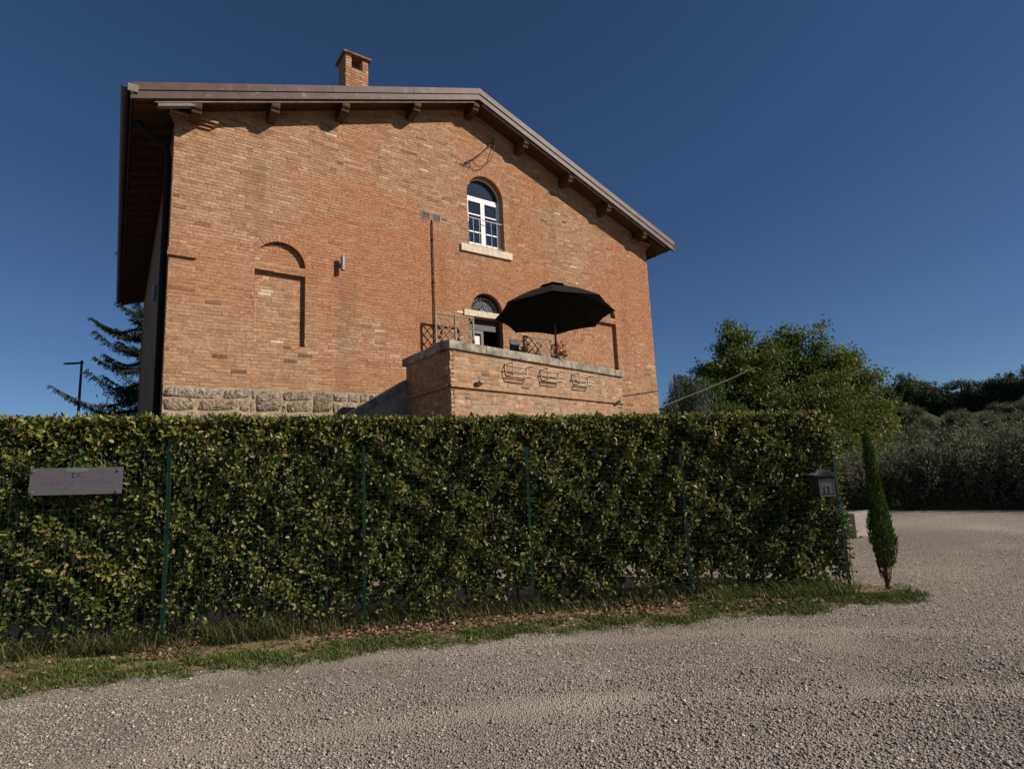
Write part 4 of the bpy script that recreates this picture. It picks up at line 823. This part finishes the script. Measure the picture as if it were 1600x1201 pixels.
def tree(name, label, cat, pos, trunk_h, r, blobs, ncl, per, ls, m, group=None, spread=.35, lean=(0, 0), **kw):
    t = thing(name, label, cat, pos, random.random()*0, group); b = B(); top_ = limb(b, (0, 0, -.05), (lean[0], lean[1], 1), trunk_h, r, 6, .05, .12)
    for c, rd in blobs:
        s = top_[random.randint(2, 5)]; e = Vector(c); q = [s, s.lerp(e, .35)+Vector((random.gauss(0, .15), random.gauss(0, .15), .1)), s.lerp(e, .7)+Vector((random.gauss(0, .15), 0, .15)), e]; b.tube(q, [r*.45, r*.32, r*.2, r*.07], 5)
        for k in range(3): limb(b, q[2], (random.gauss(0, 1), random.gauss(0, 1), random.random()), max(rd)*.8, r*.12, 4)
    b.build('trunk', M['bark'], t, smooth=True); link('crown', crown_mesh('crown', blobs, ncl, per, ls, m, spread, **kw), t); return t
G_R = 'leafy trees to the right of the house'
tree('locust_tree', 'tallest feathery green tree just right of the house', 'tree', (10.2, 26, 0), 3.4, .17, [((-.9, 0, 4.0), (1.0, 1.0, .8)), ((.7, -.3, 5.4), (1.2, 1.2, 1.1)), ((.5, .3, 6.9), (.75, .8, 1.0)), ((-.5, 0, 5.7), (.9, .9, .7)), ((1.2, .2, 4.0), (1.1, 1.1, .9)), ((0, -.5, 3.0), (1.5, 1.1, .7)), ((.1, 0, 5.0), (1.3, 1, 1.0)), ((1.5, .2, 5.2), (.8, .8, .9)), ((1.3, 0, 3.0), (1.2, 1, .8)), ((.5, 0, 6.2), (.9, .9, .9))], 620, 55, .165, M['robinia'], G_R, .24)
tree('locust_tree', 'rounded feathery tree, middle one of the group right of the house', 'tree', (12.9, 27, 0), 3.2, .16, [((-.5, 0, 5.9), (.9, .9, .9)), ((.4, 0, 7.0), (.6, .7, .75)), ((1.4, -.3, 6.9), (.9, .9, .9)), ((.9, 0, 5.2), (1.1, 1, .9)), ((-.8, .3, 4.2), (.9, 1, .8)), ((.4, -.4, 3.2), (1.6, 1.2, .9)), ((.3, 0, 5.6), (1.2, 1, 1.)), ((1.7, 0, 5.0), (1., 1, 1.2)), ((1.2, .2, 4.), (1.3, 1, 1.)), ((-.9, 0, 5.), (.8, .8, .9)), ((-.3, 0, 6.6), (.7, .7, .6))], 660, 55, .165, M['robinia'], G_R, .24)
tree('locust_tree', 'rightmost tree of the group, with thin browning twigs at its top', 'tree', (15.3, 26, 0), 2.9, .14, [((.0, 0, 5.8), (.7, .8, .8)), ((-.5, .2, 4.6), (.9, .9, .8)), ((.9, -.2, 4.5), (.9, .9, .8)), ((.2, 0, 3.4), (1.2, 1, .8)), ((1.3, 0, 3.3), (.7, .8, .6)), ((-.2, 0, 5.2), (1., .9, .9)), ((-1.2, 0, 3.6), (1., .9, 1.)), ((.3, 0, 2.2), (1.7, 1, .8)), ((.9, 0, 1.2), (1.6, 1, .8))], 540, 50, .155, M['robinia'], G_R, .25, tl=(.15, 1.))
tree('low_tree', 'low dark green tree below the cable next to the house', 'tree', (8.0, 24, 0), 1.9, .10, [((.1, 0, 4.5), (.8, .8, .7)), ((-.5, 0, 3.7), (.9, .8, .8)), ((.9, .2, 3.7), (1.1, .9, .9)), ((.6, .2, 2.9), (1, .9, .8)), ((-.8, 0, 2.6), (.9, .9, .7)), ((.2, -.3, 1.7), (1.4, 1, .8))], 260, 60, .13, M['robinia'], None, .22, tl=(0, .6))
G_S = 'yellowish green shrubs beyond the hedge end'
for i, (x, y, s, lb) in enumerate(((11.2, 21.5, 1.3, 'light green shrub right behind the end of the hedge'), (12.4, 22.0, 1.5, 'tall loose yellow green shrub behind the slim cypress'), (13.7, 22.8, 1.25, 'small shrub between the trees and the olive bushes'))):
    tree('shrub', lb, 'shrub', (x, y, 0), 1.5, .05, [((0, 0, 2.4*s), (.9*s, .7, .9*s)), ((.4, .1, 1.4*s), (1.1*s, .8, .9*s)), ((-.6*s, 0, 1.1*s), (.9*s, .8, .9*s)), ((.1, 0, .5), (1.2*s, .8, .5))], 230, 60, .12, M['shrub'], G_S, .2)
for i, (x, y, s, lb) in enumerate(((9.2, 20.0, 1.0, 'dark bush low behind the hedge, below the tallest tree'), (10.9, 20.4, 1.1, 'dark bush low behind the hedge, beside the light green shrub'))):
    tree('bush', lb, 'bush', (x, y, 0), 1.0, .05, [((0, 0, 1.5*s), (1.0*s, .7, .8*s)), ((.6, .1, 1.0*s), (.9*s, .7, .8*s)), ((-.6*s, 0, .8*s), (.9*s, .8, .7*s))], 110, 55, .12, M['robinia'], 'dark bushes behind the hedge', .2, tl=(0, .7))
# weeping cedar against the house corner
t = thing('weeping_cedar', 'blue green weeping conifer with hanging branches beside the house corner', 'tree', (6.6, 22, 0)); b = B(); limb(b, (0, 0, 0), (.02, 0, 1), 5.0, .12, 6, .04, .2)
Pl, Al = [], []
for k in range(54):
    z = random.uniform(1.6, 4.9); a = random.uniform(0, 6.28); L_ = random.uniform(.8, 1.9)*(1.3-z/7); pts = []
    for q in range(8): s = q/7; pts.append(Vector((.02*z+L_*s*math.cos(a), L_*s*math.sin(a), z+.55*s-1.1*s*s)))
    b.tube(pts, [.025*(1-.8*q/7) for q in range(8)], 4)
    for p in pts[1:]:
        for j in range(9):
            o_ = p+Vector((random.gauss(0, .12), random.gauss(0, .12), random.gauss(0, .04))); ln_ = random.uniform(.2, .9)
            for q in range(int(ln_/.07)): Pl.append((o_.x+random.gauss(0, .02), o_.y+random.gauss(0, .02), o_.z-q*.07)); Al.append((random.gauss(0, .5), random.gauss(0, .5), -.8))
b.build('trunk', M['bark'], t); Pl, Al = np.array(Pl), np.array(Al); n = len(Pl); link('foliage', leaf_mesh('foliage', Pl, Al, rnd(n, 3), .09+.05*rnd(n), .02+.01*rnd(n), M['cedar'], np.clip(rnd(n), 0, 1), 1), t)
# spruce at the left, half hidden by the house
t = thing('spruce', 'dark spruce with drooping branches half hidden behind the left wall', 'tree', (-17.3, 27.5, 0)); b = B(); b.tube([(0, 0, 0), (0, 0, 6), (.05, 0, 12), (.05, 0, 17)], [.3, .24, .13, .03], 8)
Pl, Al = [], []
for k in range(102):
    z = 2.6+14*(k/96)+random.uniform(-.2, .2); a = k*2.4+random.uniform(-.3, .3); L_ = (17.8-z)*(.31 if z > 10.2 else .33)*random.uniform(.75, 1.15); pts = []
    if k > 95: z, a, L_ = ((13.5, 3.1, 2.7), (9.9, 3.15, 3.7), (9.6, 2.9, 3.2), (9.5, 3.4, 3.0), (8.6, 3.0, 2.6), (7.8, 3.2, 2.8))[k-96]
    for q in range(10): s = q/9; pts.append(Vector((L_*s*math.cos(a), L_*s*math.sin(a), z-.35*math.sin(math.pi*s*.8)*L_*.5+.18*L_*max(0, s-.6)*2)))
    b.tube(pts, [.05*(1-.85*q/9) for q in range(10)], 4)
    for q in range(1, 10):
        for j in range(30):
            s = random.random(); p = pts[q-1].lerp(pts[q], s); sd = random.choice((-1, 1)); lt = random.uniform(.1, .55)*(1.1-q/14); dv = Vector((math.cos(a)*.5-sd*math.sin(a), math.sin(a)*.5+sd*math.cos(a), random.uniform(-1.2, -.2))).normalized()
            for m_ in range(int(lt/.09)+1): pp = p+dv*m_*.09; Pl.append(pp); Al.append((dv.x+random.gauss(0, .5), dv.y+random.gauss(0, .5), dv.z+random.gauss(0, .4)))
b.build('trunk', M['bark'], t); Pl, Al = np.array([tuple(p) for p in Pl]), np.array(Al); n = len(Pl); link('foliage', leaf_mesh('foliage', Pl, Al, rnd(n, 3)+np.array([0, 0, .6]), .13+.07*rnd(n), .035+.02*rnd(n), M['spruce'], rnd(n), 1), t)
tree('pine_bush', 'small light green conifer under the spruce at the left of the house', 'tree', (-20.1, 29, 0), 4.5, .1, [((0, 0, 6.2), (.9, .9, .5)), ((.4, 0, 5.2), (1.3, 1.1, .7)), ((-.3, 0, 4.2), (1.4, 1.2, .8)), ((.2, 0, 7.0), (.5, .5, .4))], 90, 60, .2, M['spruce'], None, .22, tl=(.4, 1), asp=.2)
# street lamp
t = thing('street_lamp', 'slim dark street lamp with a flat head left of the spruce', 'street lamp', (-23.35, 30, 0))
B().tube([(0, 0, 0), (0, 0, 4), (0, 0, 8.3)], [.09, .075, .055], 10).build('pole', M['black'], t); B().box((-.95, -.09, 8.30), (.05, .09, 8.38)).build('lamp_head', M['black'], t, bevel=.02); B().box((-.88, -.07, 8.285), (-.35, .07, 8.2999)).build('lens', M['glass'], t); B().lathe([(.07, 0), (.07, .12), (.03, .16)], 10, (0, 0, 8.32)).build('cap', M['black'], t)
# olive bushes along the far edge of the yard
G_O = 'silvery olive bushes along the far edge of the yard'
def olive(x, y, hgt, wid, lb, dens=1.):
    t = thing('olive_bush', lb, 'bush', (x, y, 0), 0, G_O); b = B(); Pl, Al = [], []
    for k in range(int(105*dens)):
        a = random.uniform(0, 6.28); sp = random.random()**.6; bx, by = random.gauss(0, wid*.28), random.gauss(0, wid*.22); d = Vector((math.cos(a)*sp*.55, math.sin(a)*sp*.55, 1)).normalized(); L_ = hgt*random.uniform(.45, 1.02); pts = [Vector((bx, by, 0))]
        for q in range(6): d = (d+Vector((random.gauss(0, .1)+.04*math.cos(a), random.gauss(0, .1), random.gauss(0, .05)))).normalized(); pts.append(pts[-1]+d*L_/6)
        b.tube(pts, [.016, .013, .010, .008, .006, .004, .002], 3, False)
        for q in range(1, 7):
            for j in range(22 if q > 1 else 10):
                p = pts[q-1].lerp(pts[q], random.random())+Vector((random.gauss(0, .09), random.gauss(0, .09), random.gauss(0, .06))); Pl.append(tuple(p)); Al.append((d.x+random.gauss(0, .5), d.y+random.gauss(0, .5), d.z*.7+random.gauss(0, .4)))
    b.build('stems', M['bark'], t); Pl, Al = np.array(Pl), np.array(Al); n = len(Pl); link('foliage', leaf_mesh('foliage', Pl, Al, rnd(n, 3), .085+.05*rnd(n), .020+.012*rnd(n), M['olive'], np.clip(rnd(n)*.9, 0, 1), 1), t)
olive(10.3, 17.2, 1.75, 1.3, 'shortest olive bush, leftmost at the far edge of the yard'); olive(11.6, 16.6, 2.15, 1.5, 'olive bush second from the left at the yard edge', 1.1); olive(12.75, 16.0, 2.35, 1.6, 'olive bush in the middle of the row at the yard edge', 1.2); olive(13.9, 15.4, 2.55, 1.6, 'olive bush second from the right at the yard edge', 1.2); olive(15.1, 14.6, 2.85, 1.9, 'tallest olive bush at the right edge of the picture', 1.3); olive(16.8, 13.6, 2.8, 1.9, 'olive bush cut off by the right edge of the picture', 1.)
grass(7000, (9.3, 17), lambda x, t: np.interp(x, [9.3, 10.4, 12.75, 17], [16.9, 15.85, 14.65, 12.75])+.9*t, .08, .3, M['grass'], 'edge_grass', 'green grass strip under the olive bushes', (0, .6))
# slim cypress by the fence end
t = thing('cypress', 'slim young cypress with a bare reddish foot at the fence end', 'tree', (4.29, 6.9, 0)); b = B(); b.tube([(0, 0, -.02), (.005, 0, .5), (0, 0, 1.2), (-.02, 0, 1.75)], [.028, .022, .012, .004], 8)
for k in range(26): a = random.uniform(0, 6.28); z = random.uniform(.06, .3); b.tube([(0, 0, z), (.06*math.cos(a), .06*math.sin(a), z+.08), (.085*math.cos(a), .085*math.sin(a), z+random.uniform(.18, .32))], [.006, .004, .002], 4)
b.build('trunk', mat('red_bark', (.12, .06, .04), .9, .1, var=.3, vscale=30), t)
n = 6500; z = .24+1.56*rnd(n)**.85; rad = np.interp(z, [.24, .38, .55, .75, 1.0, 1.25, 1.5, 1.8], [.06, .10, .125, .11, .07, .05, .04, .010]); a = rnd(n)*6.28; rr = rad*rnd(n)**.35*(1+.15*np.sin(a*3+z*9)); cx = np.interp(z, [0, .5, 1.2, 1.8], [0, .02, -.0, -.02])
P = np.stack([cx+rr*np.cos(a), rr*np.sin(a), z], 1); ax = np.stack([np.cos(a)*.35, np.sin(a)*.35, np.ones(n)], 1)+rnd(n, 3)*.22
link('foliage', leaf_mesh('foliage', P, ax, np.stack([np.cos(a), np.sin(a), .2*np.ones(n)], 1)+rnd(n, 3)*.4, .045+.04*rnd(n), .008+.006*rnd(n), M['cypress'], rnd(n), 1), t)
B().tube([(-.005+.05*math.cos(q), .052*math.sin(q), 1.36+.006*math.sin(q*2)) for q in np.linspace(0, 6.28, 15)], .008, 6).build('red_tie', M['red'], t)
t = thing('pale_patch_block', 'low pale block added in place of an unclear pale patch behind the slim cypress', 'block', (6.72, 11.35, 0), .5); B().box((-.42, -.12, 0), (.42, .12, .46)).build('slab', mat('pale_patch', (.30, .262, .23), .9, .15, bump=.3, bscale=30, var=.15), t, bevel=.015)  # added block, standing in for an unclear pale patch
for dx in (-.3, .3): B().box((dx-.06, -.125, -.002), (dx+.06, .125, .03)).build('foot', M['black'], t)
# green plant growing through the fence end
t = thing('creeper', 'bright green climbing plant on the end post of the fence', 'plant', (3.845, 6.80, 0)); B().tube([(0, 0, 0), (-.01, 0, .4), (.02, -.01, .8)], [.006, .005, .003], 5).build('stem', M['twig'], t); leaf_ball((.0, 0, .78), np.array([.06, .06, .12]), 60, .045, .03, mat('bright_leaf', None, .5, .3, trans=.2, tint=[(0, (.03, .12, .025)), (1, (.06, .20, .05))]), 'foliage', t)

# ------------------------------------------------------------------ hill with woods and olive grove
def hill_z(x, y):
    a = x/y; r = math.hypot(x, y); t = min(1, max(0, (r-60)/150)); t = t*t*(3-2*t); ridge = np.interp(a, [-2, 0, .55, .62, .70, .76, .85, .92, 1.05, 1.6], [0, 0, 7, 13, 15.5, 10.5, 12.5, 14, 15.5, 20])
    return -.4+ridge*t*1.0+.25*math.sin(x*.09)*math.sin(y*.07)*t
V = []; F = []; na, nr = 70, 34
for i in range(na):
    a = math.atan(.15+1.6*i/(na-1))
    for j in range(nr): r = 45+300*(j/(nr-1))**1.3; x, y = r*math.sin(a), r*math.cos(a); V.append((x, y, hill_z(x, y) if j else -.6))
for i in range(na-1):
    for j in range(nr-1): F.append((i*nr+j, (i+1)*nr+j, (i+1)*nr+j+1, i*nr+j+1))
hl = link('hill', np_mesh('hill', np.array(V), np.array(F), mat('hill_grass', (.040, .052, .018), .95, .1, bump=.8, bscale=1.2, var=.4, vscale=.35, bdist=.4, big=((.10, .085, .04), .06, .55, .65, .7)), smooth=True)); tag(hl, kind='structure')
def far_proto(name, blobs, ncl, per, ls, m, th, r):
    b = B(); b.tube([(0, 0, -.4), (0, 0, th)], [r, r*.5], 6); return b.mesh('trunk', M['bark']), crown_mesh('crown', blobs, ncl, per, ls, m, .5)
protos = [far_proto('oak', [((0, 0, 4.6), (2.4, 2.4, 2.2)), ((1.2, 0, 3.4), (1.9, 1.9, 1.6)), ((-1.3, .4, 3.2), (1.9, 1.9, 1.7)), ((0, 0, 1.8), (2.3, 2.2, 1.3))], 95, 22, .55, M['wood_far'], 3, .25),
          far_proto('oak', [((0, 0, 5.6), (1.9, 1.9, 2.2)), ((.9, .3, 3.8), (2.1, 2., 1.7)), ((-.8, -.4, 3.4), (2., 2, 1.6)), ((0, 0, 1.8), (2.1, 2.1, 1.3))], 95, 22, .5, M['wood_far'], 3, .25),
          far_proto('oak', [((0, 0, 3.6), (2.9, 2.6, 1.6)), ((.8, 0, 5.), (1.6, 1.6, 1.2)), ((0, 0, 1.7), (2.5, 2.2, 1.2))], 90, 22, .55, M['wood_far'], 2.6, .25)]
ol = far_proto('olive', [((0, 0, 2.2), (1.5, 1.5, 1.1)), ((.5, .2, 1.5), (1.2, 1.2, .9)), ((-.6, 0, 1.3), (1.1, 1.1, .8))], 60, 20, .34, M['olive_far'], 1.4, .15)
def far_tree(name, pr, a, r, s, label, cat, group):
    x, y = r*math.sin(math.atan(a)), r*math.cos(math.atan(a)); t = thing(name, label, cat, (x, y, hill_z(x, y)-.1), random.uniform(0, 6.28), group); t.scale = (s, s, s*random.uniform(.9, 1.12)); link('trunk', pr[0], t); link('crown', pr[1], t); return t
for k in range(62): a = .60+.42*(k/61)+random.uniform(-.006, .006); far_tree('oak_tree', random.choice(protos), a, random.uniform(185, 225), random.uniform(.8, 1.25), 'dark round tree in the wood along the hill ridge', 'tree', 'trees of the wood on the ridge')
for k in range(26): a = .61+.14*random.random(); far_tree('oak_tree', random.choice(protos), a, random.uniform(205, 240), random.uniform(1.0, 1.35), 'dark round tree in the wood along the hill ridge', 'tree', 'trees of the wood on the ridge')
for k in range(120): a = .60+.40*random.random(); far_tree('olive_tree', ol, a, random.uniform(92, 165), random.uniform(.45, .85), 'small grey green olive tree on the hillside below the wood', 'tree', 'olive trees on the hillside')
for k in range(26): a = .60+.20*random.random(); far_tree('hillside_bush', protos[2], a, random.uniform(75, 125), random.uniform(.35, .6), 'green bush on the lower hillside behind the olive bushes', 'bush', 'bushes on the lower hillside')
# umbrella pine on the ridge
pine = far_proto('pine', [((0, 0, 8.2), (2.8, 2.4, .8)), ((1.6, 0, 7.6), (1.4, 1.3, .5)), ((-1.7, 0, 7.4), (1.2, 1.2, .45))], 60, 22, .45, M['wood_far'], 8, .28)
far_tree('umbrella_pine', pine, .80, 190, 1.05, 'umbrella shaped pine standing out on the ridge skyline', 'tree', None)
cone = far_proto('conifer', [((0, 0, 3), (1.5, 1.5, 1.2)), ((0, 0, 5), (1.1, 1.1, 1.2)), ((0, 0, 7.2), (.6, .6, 1.2))], 60, 20, .4, M['wood_far'], 7, .2)
far_tree('conifer', cone, .775, 190, 1.0, 'pointed conifer on the ridge skyline left of the pine', 'tree', None)
